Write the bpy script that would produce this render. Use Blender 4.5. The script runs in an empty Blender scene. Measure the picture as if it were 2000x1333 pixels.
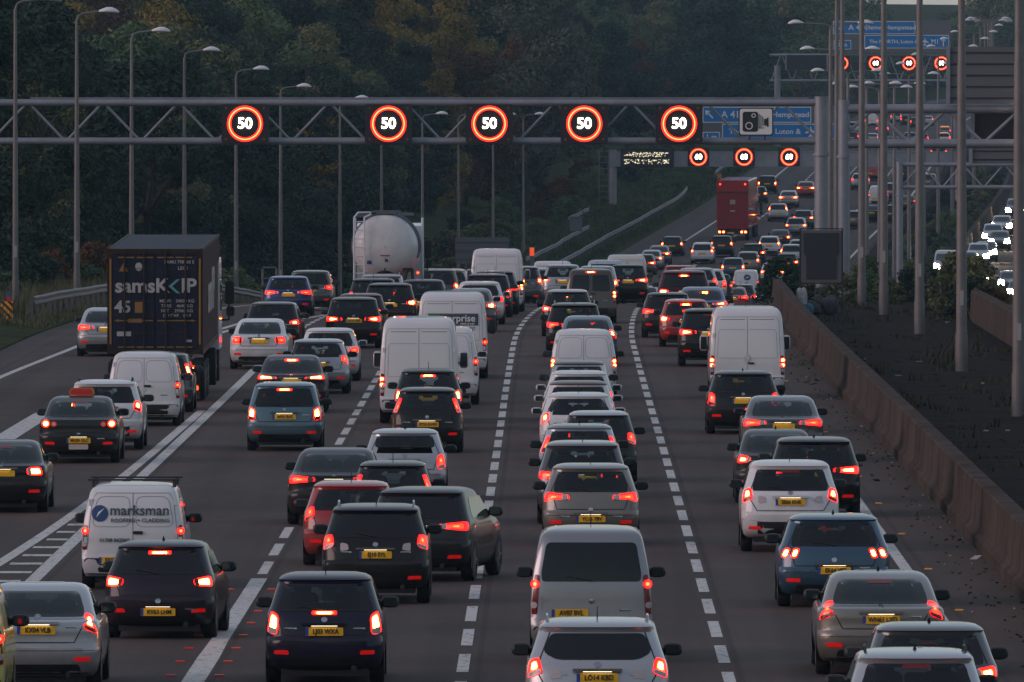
import bpy, math, random
from mathutils import Vector, Matrix
random.seed(7)
SC = bpy.context.scene
COL = SC.collection
R = math.radians

# ---------------------------------------------------------------- camera, sky, sun, exposure
F = 27000.0          # focal length in pixels of the 2000 px wide photograph
HC = 8.4             # height of the footbridge camera above the road
HY = 145.0           # row of the horizon
cam = bpy.data.cameras.new('camera')
cam.sensor_width = 36.0
cam.lens = 36.0 * F / 2000.0
cam.clip_start = 5.0
cam.clip_end = 20000.0
cam_o = bpy.data.objects.new('camera', cam)
COL.objects.link(cam_o)
cam_o.location = (0, 0, HC)
cam_o.rotation_euler = (math.pi / 2 - math.atan((666.5 - HY) / F), 0, 0)
SC.camera = cam_o

SUN_EL, SUN_ROT = R(9.0), R(250.0)
w = bpy.data.worlds.new('World'); SC.world = w; w.use_nodes = True
nt = w.node_tree
bg = nt.nodes['Background']
sky = nt.nodes.new('ShaderNodeTexSky'); sky.sky_type = 'NISHITA'; sky.sun_disc = False
sky.sun_elevation = SUN_EL; sky.sun_rotation = SUN_ROT
sky.air_density = 1.0; sky.dust_density = 0.6; sky.ozone_density = 1.6
ov = nt.nodes.new('ShaderNodeMix'); ov.data_type = 'RGBA'; ov.inputs[0].default_value = .55      # thin overcast over the clear-sky colour
nt.links.new(sky.outputs[0], ov.inputs[6]); ov.inputs[7].default_value = (2.2, 2.25, 2.6, 1)
nt.links.new(ov.outputs[2], bg.inputs[0]); bg.inputs[1].default_value = 0.085
sl = bpy.data.lights.new('sun', 'SUN'); sl.energy = 0.8; sl.angle = R(40); sl.color = (1.0, 0.66, 0.66)
so = bpy.data.objects.new('sun', sl); COL.objects.link(so)
# light travels from behind the camera (azimuth SUN_ROT measured from +Y clockwise)
sd = Vector((math.sin(SUN_ROT) * math.cos(SUN_EL), math.cos(SUN_ROT) * math.cos(SUN_EL), math.sin(SUN_EL)))
so.rotation_euler = sd.to_track_quat('Z', 'Y').to_euler()
SC.view_settings.view_transform = 'Standard'; SC.view_settings.look = 'None'
SC.view_settings.gamma = 1.0; SC.view_settings.use_curve_mapping = False
SC.view_settings.exposure = 1.2
SC.render.engine = 'CYCLES'
SC.cycles.use_denoising = True
SC.cycles.max_bounces = 5; SC.cycles.diffuse_bounces = 2; SC.cycles.glossy_bounces = 3
SC.cycles.transmission_bounces = 2; SC.cycles.volume_bounces = 0; SC.cycles.transparent_max_bounces = 10
SC.cycles.sample_clamp_indirect = 4.0
SC.cycles.caustics_reflective = False; SC.cycles.caustics_refractive = False

# ---------------------------------------------------------------- alignment of the motorway
def hermite(kn):
    xs = [k[0] for k in kn]; ys = [k[1] for k in kn]; n = len(xs)
    d = [(ys[i + 1] - ys[i]) / (xs[i + 1] - xs[i]) for i in range(n - 1)]
    m = [d[0]] + [(d[i - 1] + d[i]) / 2 for i in range(1, n - 1)] + [d[-1]]
    def f(x):
        if x <= xs[0]: return ys[0] + m[0] * (x - xs[0])
        if x >= xs[-1]: return ys[-1] + m[-1] * (x - xs[-1])
        i = 0
        while x > xs[i + 1]: i += 1
        h = xs[i + 1] - xs[i]; t = (x - xs[i]) / h
        return ((2*t**3 - 3*t*t + 1) * ys[i] + (t**3 - 2*t*t + t) * h * m[i]
                + (-2*t**3 + 3*t*t) * ys[i + 1] + (t**3 - t*t) * h * m[i + 1])
    return f

# A(Y): where the line between the second and third lane runs
A = hermite([(100, -1.0), (215, -.63), (300, -.36), (408, -.03), (446, .14), (500, .72), (540, 1.3), (580, 2.0), (640, 3.0),
             (700, 4.1), (850, 9.2), (960, 14.2), (1070, 19.8), (1230, 28.2), (1400, 35.5), (1930, 55), (2080, 61.5), (2200, 70), (2330, 89), (2480, 130), (2620, 185), (6000, 1600)])
SLOPES = [(0, 0), (430, 0), (650, -.024), (770, -.024), (970, .015), (1300, .015), (1420, .002), (1930, .002), (2050, .012), (2500, .012), (2700, 0), (9000, 0)]
_GZ = []
def _mkgz():
    z = 0.0; y = 0
    def sl_(yy):
        for (a, sa), (b, sb) in zip(SLOPES, SLOPES[1:]):
            if a <= yy <= b: return sa + (sb - sa) * (yy - a) / (b - a)
        return 0
    while y < 6100:
        _GZ.append(z); z += sl_(y + 2.5) * 5; y += 5
_mkgz()
def gz(Y):
    t = max(0, min(Y / 5.0, len(_GZ) - 2)); i = int(t)
    return _GZ[i] + (_GZ[i + 1] - _GZ[i]) * (t - i)
def slope(Y): return (gz(Y + 2) - gz(Y - 2)) / 4
def head(Y): return math.atan((A(Y + 2) - A(Y - 2)) / 4)
def pxs(Y): return F / Y
def wx(px, Y): return (px - 1000.0) * Y / F
def wz(py, Y): return HC - (py - HY) * Y / F
def row_y(Y): return HY + (HC - gz(Y)) * F / Y
def Y_near(py): return F * HC / (py - HY) if py > 620 else _solve(py, 300, 585)
def Y_far(py): return _solve(py, 925, 2600)
def _solve(py, a, b):
    best = a; e = 1e9; y = a
    while y < b:
        d = abs(row_y(y) - py)
        if d < e: e = d; best = y
        y += 1.0
    return best
EL = hermite([(0, -15.3), (560, -15.3), (640, -14.8), (760, -12.6), (880, -11.4), (3000, -11.4)])   # tarmac edge by the verge

# ---------------------------------------------------------------- materials
MATS = {}
def nodes(name):
    m = bpy.data.materials.new(name); m.use_nodes = True
    return m, m.node_tree, m.node_tree.nodes['Principled BSDF']
def mat(name, col, rough=.5, metal=0.0, coat=0.0, emit=None, es=0.0, noise=None, spec=None):
    if name in MATS: return MATS[name]
    m, t, p = nodes(name)
    p.inputs['Base Color'].default_value = (*col, 1); p.inputs['Roughness'].default_value = rough
    p.inputs['Metallic'].default_value = metal; p.inputs['Coat Weight'].default_value = coat
    p.inputs['Coat Roughness'].default_value = .05
    if spec is not None: p.inputs['Specular IOR Level'].default_value = spec
    if emit:
        p.inputs['Emission Color'].default_value = (*emit, 1); p.inputs['Emission Strength'].default_value = es
    if noise:
        sc, amt = noise
        tc = t.nodes.new('ShaderNodeTexCoord'); n = t.nodes.new('ShaderNodeTexNoise')
        n.inputs['Scale'].default_value = sc; n.inputs['Detail'].default_value = 6; n.inputs['Roughness'].default_value = .65
        t.links.new(tc.outputs['Object'], n.inputs['Vector'])
        r = t.nodes.new('ShaderNodeMapRange'); r.inputs['From Min'].default_value = .3; r.inputs['From Max'].default_value = .7
        r.inputs['To Min'].default_value = 1 - amt; r.inputs['To Max'].default_value = 1 + amt
        t.links.new(n.outputs['Fac'], r.inputs['Value'])
        mx = t.nodes.new('ShaderNodeVectorMath'); mx.operation = 'SCALE'; mx.inputs[0].default_value = col
        t.links.new(r.outputs[0], mx.inputs['Scale']); t.links.new(mx.outputs[0], p.inputs['Base Color'])
    MATS[name] = m
    return m

def paint(name, col, metal=0.0, rough=.32):
    """car paint: a clear coat over a base that carries a thin film of road dirt towards the sills"""
    k = 'paint_' + name
    if k in MATS: return MATS[k]
    m, t, p = nodes(k)
    p.inputs['Roughness'].default_value = rough; p.inputs['Metallic'].default_value = metal
    dk = max(col) < .06
    p.inputs['Coat Weight'].default_value = .35 if dk else .7; p.inputs['Coat Roughness'].default_value = .04; p.inputs['Specular IOR Level'].default_value = .15 if dk else .35
    tc = t.nodes.new('ShaderNodeTexCoord'); n = t.nodes.new('ShaderNodeTexNoise')
    n.inputs['Scale'].default_value = 3.0; n.inputs['Detail'].default_value = 7
    t.links.new(tc.outputs['Object'], n.inputs['Vector'])
    sx = t.nodes.new('ShaderNodeSeparateXYZ'); t.links.new(tc.outputs['Object'], sx.inputs[0])
    r = t.nodes.new('ShaderNodeMapRange'); r.inputs['From Min'].default_value = .15; r.inputs['From Max'].default_value = 1.15
    r.inputs['To Min'].default_value = .75 if max(col) > .15 else .30; r.inputs['To Max'].default_value = .0
    t.links.new(sx.outputs['Z'], r.inputs['Value'])
    mu = t.nodes.new('ShaderNodeMath'); mu.operation = 'MULTIPLY'
    t.links.new(r.outputs[0], mu.inputs[0]); t.links.new(n.outputs['Fac'], mu.inputs[1])
    mi = t.nodes.new('ShaderNodeMix'); mi.data_type = 'RGBA'
    mi.inputs[6].default_value = (*col, 1); mi.inputs[7].default_value = (.10, .085, .07, 1)
    t.links.new(mu.outputs[0], mi.inputs[0]); t.links.new(mi.outputs[2], p.inputs['Base Color'])
    ra = t.nodes.new('ShaderNodeMath'); ra.operation = 'MULTIPLY_ADD'; ra.inputs[1].default_value = .4; ra.inputs[2].default_value = rough
    t.links.new(mu.outputs[0], ra.inputs[0]); t.links.new(ra.outputs[0], p.inputs['Roughness'])
    MATS[k] = m
    return m

PAINTS = dict(white=((.66, .655, .66), 0, .35), silver=((.40, .41, .43), .55, .3), grey=((.075, .08, .085), .35, .3), dark=((.015, .016, .019), 0, .3),
              black=((.008, .008, .009), 0, .28), red=((.33, .010, .014), 0, .3), darkred=((.055, .006, .010), 0, .3), blue=((.012, .045, .20), .3, .3),
              teal=((.07, .15, .19), .3, .32), navy=((.008, .008, .026), 0, .3), purple=((.016, .009, .020), 0, .3), beige=((.20, .185, .165), .45, .33),
              midsilver=((.25, .255, .27), .55, .3), steelblue=((.025, .075, .125), .35, .3), cream=((.55, .55, .50), 0, .35), yellow=((.45, .40, .05), 0, .4), bronze=((.075, .06, .05), .4, .32),
              paleblue=((.40, .45, .52), .35, .32), mailred=((.30, .012, .014), 0, .4))
def pt(n): c = PAINTS[n]; return paint(n, c[0], c[1], c[2])

M_GLASS = mat('tinted_glass', (.007, .010, .012), .04, spec=.38)
M_GLASS2 = mat('clear_glass', (.02, .03, .034), .05, spec=.7)
def see_through(name, tint):
    m = bpy.data.materials.new(name); m.use_nodes = True; t = m.node_tree; t.nodes.clear(); L = t.links
    o = t.nodes.new('ShaderNodeOutputMaterial'); tr = t.nodes.new('ShaderNodeBsdfTransparent'); tr.inputs[0].default_value = (*tint, 1)
    gl = t.nodes.new('ShaderNodeBsdfGlossy'); gl.inputs['Color'].default_value = (.82, .92, .95, 1); gl.inputs['Roughness'].default_value = .05
    lw = t.nodes.new('ShaderNodeFresnel'); lw.inputs['IOR'].default_value = 1.5
    mx = t.nodes.new('ShaderNodeMixShader'); L.new(lw.outputs[0], mx.inputs[0]); L.new(tr.outputs[0], mx.inputs[1]); L.new(gl.outputs[0], mx.inputs[2]); L.new(mx.outputs[0], o.inputs[0])
    MATS[name] = m; return m
M_SEE = see_through('window_glass', (.50, .58, .60))
M_BLACK = mat('black_plastic', (.012, .012, .013), .55)
M_TYRE = mat('tyre_rubber', (.010, .010, .011), .8)
M_RIM = mat('alloy_rim', (.32, .32, .33), .35, .8)
M_CHROME = mat('chrome', (.36, .36, .38), .15, 1.0)
M_GAP = mat('panel_gap', (.010, .010, .011), .7)
M_PLATE = mat('yellow_plate', (.80, .42, .01), .35, noise=(9, .15))
M_PLATEB = mat('plate_band', (.01, .05, .3), .4)
M_INK = mat('plate_ink', (.01, .01, .01), .5)
M_SEAM = mat('van_seam_and_recess', (.20, .20, .205), .6)
M_HANDLE = mat('dark_handle', (.02, .02, .022), .4)
RED = (1.0, .0035, .0025)
M_RED = {'b': mat('brake_lens', (.35, .01, .01), .15, emit=RED, es=4.0), 't': mat('tail_lens', (.35, .01, .01), .15, emit=RED, es=2.6), 'o': mat('unlit_lens', (.16, .008, .01), .15)}
M_MID = {'b': mat('brake_glow', (.5, .05, .02), .15, emit=(1.0, .020, .004), es=5.5), 't': mat('tail_glow', (.4, .02, .02), .15, emit=(1.0, .014, .004), es=3.6), 'o': mat('unlit_mid', (.20, .02, .02), .15)}
M_CORE = {'b': mat('brake_bulb', (.8, .3, .1), .2, emit=(1.0, .40, .045), es=15.0), 't': mat('tail_bulb', (.7, .1, .05), .2, emit=(1.0, .07, .012), es=4.5), 'o': mat('unlit_bulb', (.25, .05, .05), .15)}
for d_ in (M_RED, M_MID, M_CORE): d_['B'] = d_['b']
M_WHITELENS = mat('clear_lens', (.45, .38, .37), .12)
M_AMBER = mat('amber_lamp', (.8, .3, .02), .3, emit=(1.0, .28, .02), es=3.0)
M_HEAD = mat('headlamp', (.9, .9, .9), .1, emit=(1.0, .80, .56), es=60.0)
M_REFL = mat('red_reflector_glow', (.5, .012, .01), .15, emit=RED, es=.10)  # reflectors, not lamps: a faint red glow is put into the plastic
M_STEEL = mat('galvanised_steel', (.12, .125, .135), .5, .4, noise=(1.3, .25))
M_GANTRY = mat('gantry_steel', (.22, .23, .26), .5, .3, noise=(.8, .2))
M_POST = mat('lamp_post_steel', (.155, .145, .14), .55, .3, noise=(1.0, .25))
M_LAMPHEAD = mat('lamp_housing', (.62, .64, .68), .35)
M_SIGNBOX = mat('sign_housing', (.012, .010, .012), .6)

# ---------------------------------------------------------------- mesh helper
class MB:
    def __init__(s): s.v = []; s.f = []; s.m = []
    def add(s, vs, fs, mi=0):
        o = len(s.v); s.v += [tuple(v) for v in vs]
        for f in fs: s.f.append([o + i for i in f]); s.m.append(mi)
    def box(s, c, d, mi=0, rot=None):
        x, y, z = d[0] / 2, d[1] / 2, d[2] / 2
        vs = [Vector((a * x, b * y, e * z)) for a in (-1, 1) for b in (-1, 1) for e in (-1, 1)]
        if rot: vs = [rot @ v for v in vs]
        s.add([(v.x + c[0], v.y + c[1], v.z + c[2]) for v in vs], [(0, 1, 3, 2), (4, 6, 7, 5), (0, 4, 5, 1), (2, 3, 7, 6), (0, 2, 6, 4), (1, 5, 7, 3)], mi)
    def rbox(s, c, d, r=.03, mi=0, n=3):
        """box with its four vertical-plane (x,z) corners rounded, extruded along y"""
        pts = rrect(d[0], d[2], r, n)
        s.prism([(c[0] + a, c[2] + b) for a, b in pts], c[1] - d[1] / 2, c[1] + d[1] / 2, mi)
    def prism(s, pts, y0, y1, mi=0):
        """(x,z) outline, counter-clockwise seen from -y, extruded from y0 (near the viewer) to y1"""
        n = len(pts)
        vs = [(a, y0, b) for a, b in pts] + [(a, y1, b) for a, b in pts]
        s.add(vs, [list(range(n)), list(range(2 * n - 1, n - 1, -1))] + [((i + 1) % n, i, n + i, n + (i + 1) % n) for i in range(n)], mi)
    def tube(s, p, q, r0, r1=None, n=10, mi=0, cap=True):
        p, q = Vector(p), Vector(q); r1 = r0 if r1 is None else r1
        d = (q - p).normalized(); u = d.orthogonal().normalized(); w_ = d.cross(u)
        vs = []
        for c, r in ((p, r0), (q, r1)):
            for i in range(n):
                a = 2 * math.pi * i / n; vs.append(c + (u * math.cos(a) + w_ * math.sin(a)) * r)
        fs = [(i, (i + 1) % n, n + (i + 1) % n, n + i) for i in range(n)]
        if cap: fs += [list(range(n - 1, -1, -1)), list(range(n, 2 * n))]
        s.add(vs, fs, mi)
    def path(s, pts, r, n=8, mi=0):
        for a, b in zip(pts, pts[1:]): s.tube(a, b, r, n=n, mi=mi)
    def ellipsoid(s, c, d, nu=10, nv=7, mi=0, e=1.0):
        vs = [(c[0], c[1], c[2] - d[2])]
        def sp(v): return math.copysign(abs(v) ** e, v)
        for j in range(1, nv):
            t = -math.pi / 2 + math.pi * j / nv
            for i in range(nu):
                a = 2 * math.pi * i / nu
                vs.append((c[0] + d[0] * sp(math.cos(t)) * sp(math.cos(a)), c[1] + d[1] * sp(math.cos(t)) * sp(math.sin(a)), c[2] + d[2] * sp(math.sin(t))))
        vs.append((c[0], c[1], c[2] + d[2])); L = len(vs) - 1
        fs = [(0, 1 + (i + 1) % nu, 1 + i) for i in range(nu)]
        for j in range(nv - 2):
            b = 1 + j * nu
            fs += [(b + i, b + (i + 1) % nu, b + nu + (i + 1) % nu, b + nu + i) for i in range(nu)]
        b = 1 + (nv - 2) * nu
        fs += [(b + i, b + (i + 1) % nu, L) for i in range(nu)]
        s.add(vs, fs, mi)
    def strip(s, left, right, mi=0):
        n = len(left)
        s.add(list(left) + list(right), [(i, n + i, n + i + 1, i + 1) for i in range(n - 1)], mi)
    def mesh(s, name, mats, smooth=40):
        me = bpy.data.meshes.new(name); me.from_pydata(s.v, [], s.f)
        for m in (mats if isinstance(mats, (list, tuple)) else [mats]): me.materials.append(m)
        if any(s.m): me.polygons.foreach_set('material_index', s.m)
        if smooth:
            me.polygons.foreach_set('use_smooth', [True] * len(s.f)); me.set_sharp_from_angle(angle=R(smooth))
        me.update(); return me
    def build(s, name, mats, parent=None, smooth=40):
        return link(name, s.mesh(name, mats, smooth), parent)

def link(name, data, parent=None):
    o = bpy.data.objects.new(name, data); COL.objects.link(o)
    if parent is not None: o.parent = parent
    return o
def empty(name, loc=(0, 0, 0), rot=(0, 0, 0)):
    o = bpy.data.objects.new(name, None); COL.objects.link(o); o.location = loc; o.rotation_euler = rot; o.empty_display_size = .2
    return o
def tag(o, label=None, cat=None, group=None, kind=None):
    if label: o['label'] = label
    if cat: o['category'] = cat
    if group: o['group'] = group
    if kind: o['kind'] = kind
    return o
def copy_tree(o, parent=None):
    c = o.copy(); COL.objects.link(c)
    if parent is not None: c.parent = parent
    for ch in list(o.children): copy_tree(ch, c)
    return c
def rrect(w_, h, r, n=3):
    pts = []
    for cx, cz, a0 in ((w_ / 2 - r, -h / 2 + r, -90), (w_ / 2 - r, h / 2 - r, 0), (-w_ / 2 + r, h / 2 - r, 90), (-w_ / 2 + r, -h / 2 + r, 180)):
        for i in range(n + 1):
            a = R(a0 + 90 * i / n); pts.append((cx + r * math.cos(a), cz + r * math.sin(a)))
    return pts
def rounded(pts, r, n=3):
    out = []; N = len(pts)
    for i in range(N):
        p = Vector(pts[i]); a = Vector(pts[i - 1]); b = Vector(pts[(i + 1) % N])
        da, db = (a - p), (b - p); q = min(r, da.length * .45, db.length * .45)
        s0 = p + da.normalized() * q; s1 = p + db.normalized() * q
        for k in range(n + 1):
            t = k / n; out.append(tuple((1 - t) ** 2 * s0 + 2 * t * (1 - t) * p + t * t * s1))
    return out
_TXT = {}
def text_mesh(s, size, mat_, bold=0.0, extrude=.004, xscale=1.0):
    k = (s, size, mat_.name, bold, xscale)
    if k in _TXT: return _TXT[k]
    cu = bpy.data.curves.new('lettering', 'FONT'); cu.body = s; cu.size = size; cu.offset = bold; cu.extrude = extrude
    cu.align_x = 'CENTER'; cu.align_y = 'CENTER'; cu.resolution_u = 3
    o = bpy.data.objects.new('lettering', cu); COL.objects.link(o)
    dg = bpy.context.evaluated_depsgraph_get(); dg.update()
    me = bpy.data.meshes.new_from_object(o.evaluated_get(dg)); me.name = 'lettering'
    bpy.data.objects.remove(o); bpy.data.curves.remove(cu)
    # lay it in the x-z plane, facing -y
    me.transform(Matrix.Rotation(R(90), 4, 'X') @ Matrix.Diagonal((xscale, 1, 1, 1)))
    me.materials.clear(); me.materials.append(mat_)
    _TXT[k] = me
    return me
def lettering(s, size, mat_, loc, parent, bold=0.0, xscale=1.0, name='lettering', rot=None):
    o = link(name, text_mesh(s, size, mat_, bold, .004, xscale), parent); o.location = loc
    if rot: o.rotation_euler = rot
    return o
# ---------------------------------------------------------------- vehicles
# rows: height, rear inset, front inset, half-width factor; from the sill to the roof
HATCH = [(.20, .24, .25, .90), (.26, .09, .12, .95), (.36, .02, .05, .985), (.50, 0, 0, 1), (.60, .005, 0, 1), (.645, .05, .02, 1), (.66, .055, .03, 1),
         (.80, .065, .08, .997), (.90, .085, .45, .985), (.96, .12, .9, .968), (1.0, .16, 1.2, .945), (1.10, .24, 1.42, .90), (1.22, .34, 1.62, .855),
         (1.34, .44, 1.8, .81), (1.385, .43, 1.9, .79), (1.40, .41, 1.95, .785), (1.425, .46, 2.05, .755), (1.455, .66, 2.2, .68), (1.475, .95, 2.4, .55), (1.48, 1.4, 2.7, .38)]
SALOON = [(.20, .24, .25, .90), (.26, .09, .12, .95), (.38, .02, .04, .985), (.52, 0, 0, 1), (.60, .005, 0, 1), (.64, .04, .02, 1), (.655, .045, .02, 1), (.80, .03, .1, .993),
          (.90, .035, .45, .98), (.945, .05, .85, .96), (.965, .10, 1.1, .935), (.98, .30, 1.25, .915), (.992, .55, 1.32, .905), (1.012, .61, 1.35, .90), (1.06, .70, 1.42, .88), (1.16, .88, 1.6, .845), (1.27, 1.10, 1.78, .80),
          (1.332, 1.25, 1.92, .765), (1.385, 1.42, 2.1, .70), (1.41, 1.62, 2.25, .63), (1.425, 1.85, 2.5, .53), (1.43, 2.2, 2.75, .38)]
SUV = [(.26, .24, .25, .90), (.32, .09, .12, .96), (.42, .02, .05, .99), (.58, 0, 0, 1), (.68, .005, 0, 1), (.72, .045, .02, 1), (.735, .05, .03, 1),
       (.90, .06, .06, .997), (1.02, .09, .45, .98), (1.07, .12, .9, .965), (1.12, .16, 1.15, .945), (1.22, .22, 1.35, .905), (1.34, .30, 1.55, .865),
       (1.47, .39, 1.75, .825), (1.52, .37, 1.85, .81), (1.54, .35, 1.9, .80), (1.565, .40, 2.0, .77), (1.595, .60, 2.15, .70), (1.613, .9, 2.35, .57), (1.62, 1.4, 2.7, .40)]
MPV = [(.22, .22, .25, .90), (.28, .08, .12, .95), (.38, .02, .05, .985), (.52, 0, 0, 1), (.62, .005, 0, 1), (.66, .045, .02, 1), (.675, .05, .03, 1),
       (.84, .06, .08, .997), (.94, .08, .4, .985), (1.0, .11, .8, .965), (1.06, .14, 1.0, .945), (1.18, .20, 1.2, .905), (1.3, .27, 1.42, .87),
       (1.44, .36, 1.7, .825), (1.49, .36, 1.8, .805), (1.505, .35, 1.85, .80), (1.53, .40, 1.95, .765), (1.56, .58, 2.1, .69), (1.577, .9, 2.3, .56), (1.585, 1.4, 2.7, .40)]
SVAN = [(.22, .15, .25, .92), (.28, .05, .12, .96), (.40, .01, .05, .99), (.55, 0, 0, 1), (.60, .03, .0, 1), (.62, .035, .02, 1), (.85, .035, .08, .995), (1.0, .045, .45, .985),
        (1.08, .055, .8, .975), (1.25, .075, 1.15, .945), (1.42, .105, 1.4, .905), (1.58, .145, 1.65, .865), (1.66, .175, 1.75, .84), (1.72, .21, 1.85, .805), (1.76, .29, 1.95, .75), (1.785, .45, 2.1, .66), (1.80, .9, 2.3, .48)]
VAN = [(.28, .12, .25, .92), (.34, .03, .12, .97), (.46, .0, .05, .995), (.60, 0, 0, 1), (.64, .05, .0, 1), (.66, .055, .02, 1), (.95, .055, .08, 1), (1.12, .06, .35, 1), (1.25, .065, .75, .995),
       (1.5, .075, 1.1, .985), (1.8, .095, 1.5, .965), (2.05, .115, 1.8, .94), (2.25, .145, 2.0, .915), (2.36, .18, 2.1, .885), (2.43, .23, 2.2, .845), (2.47, .33, 2.3, .79), (2.50, .75, 2.5, .66)]
KIND = {
    'hatch': dict(rows=HATCH, H=1.48, L=4.1, D=.40, n=2.8, win=(.985, 1.345, .84, .83)),
    'saloon': dict(rows=SALOON, H=1.43, L=4.7, D=.36, n=2.8, win=(1.005, 1.335, .84, .82)),
    'suv': dict(rows=SUV, H=1.62, L=4.4, D=.38, n=2.9, win=(1.10, 1.475, .84, .83)),
    'mpv': dict(rows=MPV, H=1.585, L=4.4, D=.34, n=3.0, win=(1.03, 1.455, .85, .84)),
    'estate': dict(rows=MPV, H=1.585, L=4.7, D=.36, n=2.9, win=(1.03, 1.455, .84, .82)),
    'svan': dict(rows=SVAN, H=1.80, L=4.4, D=.17, n=3.4, win=None),
    'van': dict(rows=VAN, H=2.50, L=5.9, D=.14, n=4.0, win=None),
}
LAMPS = {  # (fraction of half-width, height at the reference height)
    'corner': [(.66, .82), (.64, .92), (.972, .97), (.978, .80)],
    'vert': [(.80, .67), (.79, .93), (.965, 1.0), (.982, .70)],
    'high': [(.88, .92), (.84, 1.24), (.94, 1.25), (.985, .93)],
    'wide': [(.40, .84), (.42, .91), (.965, .955), (.975, .79)],
    'slim': [(.40, .865), (.42, .905), (.965, .955), (.972, .85)],
    'square': [(.58, .76), (.58, .92), (.90, .93), (.93, .76)],
    'tear': [(.77, .86), (.83, 1.06), (.965, 1.02), (.98, .78)],
    'van': [(.90, .68), (.905, 1.10), (.985, 1.12), (.99, .68)],
    'tall': [(.89, .66), (.88, 1.18), (.97, 1.20), (.985, .66)],
    'angle': [(.44, .86), (.47, .93), (.975, .985), (.975, .79), (.80, .855)],
}
M_SEAT = mat('seat_fabric', (.020, .020, .022), .9)
M_PLAMP = mat('plate_lamp_glow', (.8, .8, .7), .4, emit=(1, .82, .55), es=1.8)
_CACHE = {}
def wheel_parts(r, wd):
    k = ('wheel', round(r, 3), round(wd, 3))
    if k not in _CACHE:
        t = MB(); n = 20
        prof = [(-wd / 2, r * .62), (-wd / 2, r * .93), (-wd / 2 + .03, r), (wd / 2 - .03, r), (wd / 2, r * .93), (wd / 2, r * .62)]
        vs = []
        for x, q in prof:
            for i in range(n): a = 2 * math.pi * i / n; vs.append((x, q * math.cos(a), q * math.sin(a)))
        t.add(vs, [(j * n + i, j * n + (i + 1) % n, (j + 1) * n + (i + 1) % n, (j + 1) * n + i) for j in range(5) for i in range(n)])
        m = MB(); m.tube((-wd / 2 + .03, 0, 0), (wd / 2 - .012, 0, 0), r * .63, n=18)
        for i in range(5):
            a = 2 * math.pi * i / 5
            m.box((wd / 2 - .008, math.cos(a) * r * .34, math.sin(a) * r * .34), (.02, r * .11, r * .55), rot=None if False else Matrix.Rotation(a - math.pi / 2, 3, 'X'))
        _CACHE[k] = (t.mesh('tyre', M_TYRE), m.mesh('rim', M_RIM))
    return _CACHE[k]
def mirror_mesh(m, van):
    k = ('mirror', m.name, van)
    if k not in _CACHE:
        b = MB()
        if van:
            b.ellipsoid((.10, 0, .06), (.11, .09, .21), 12, 8, e=.55); b.box((-.03, .03, -.02), (.12, .05, .06))
        else:
            b.ellipsoid((.10, 0, .0), (.125, .085, .082), 12, 8, e=.65); b.box((-.02, .03, -.05), (.10, .05, .03))
        b.box((.10, -.088 if not van else -.088, .0 if not van else .06), (.17 if not van else .16, .012, .11 if not van else .33), mi=1)
        _CACHE[k] = b.mesh('wing_mirror', [m, M_GLASS2])
    return _CACHE[k]

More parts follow.
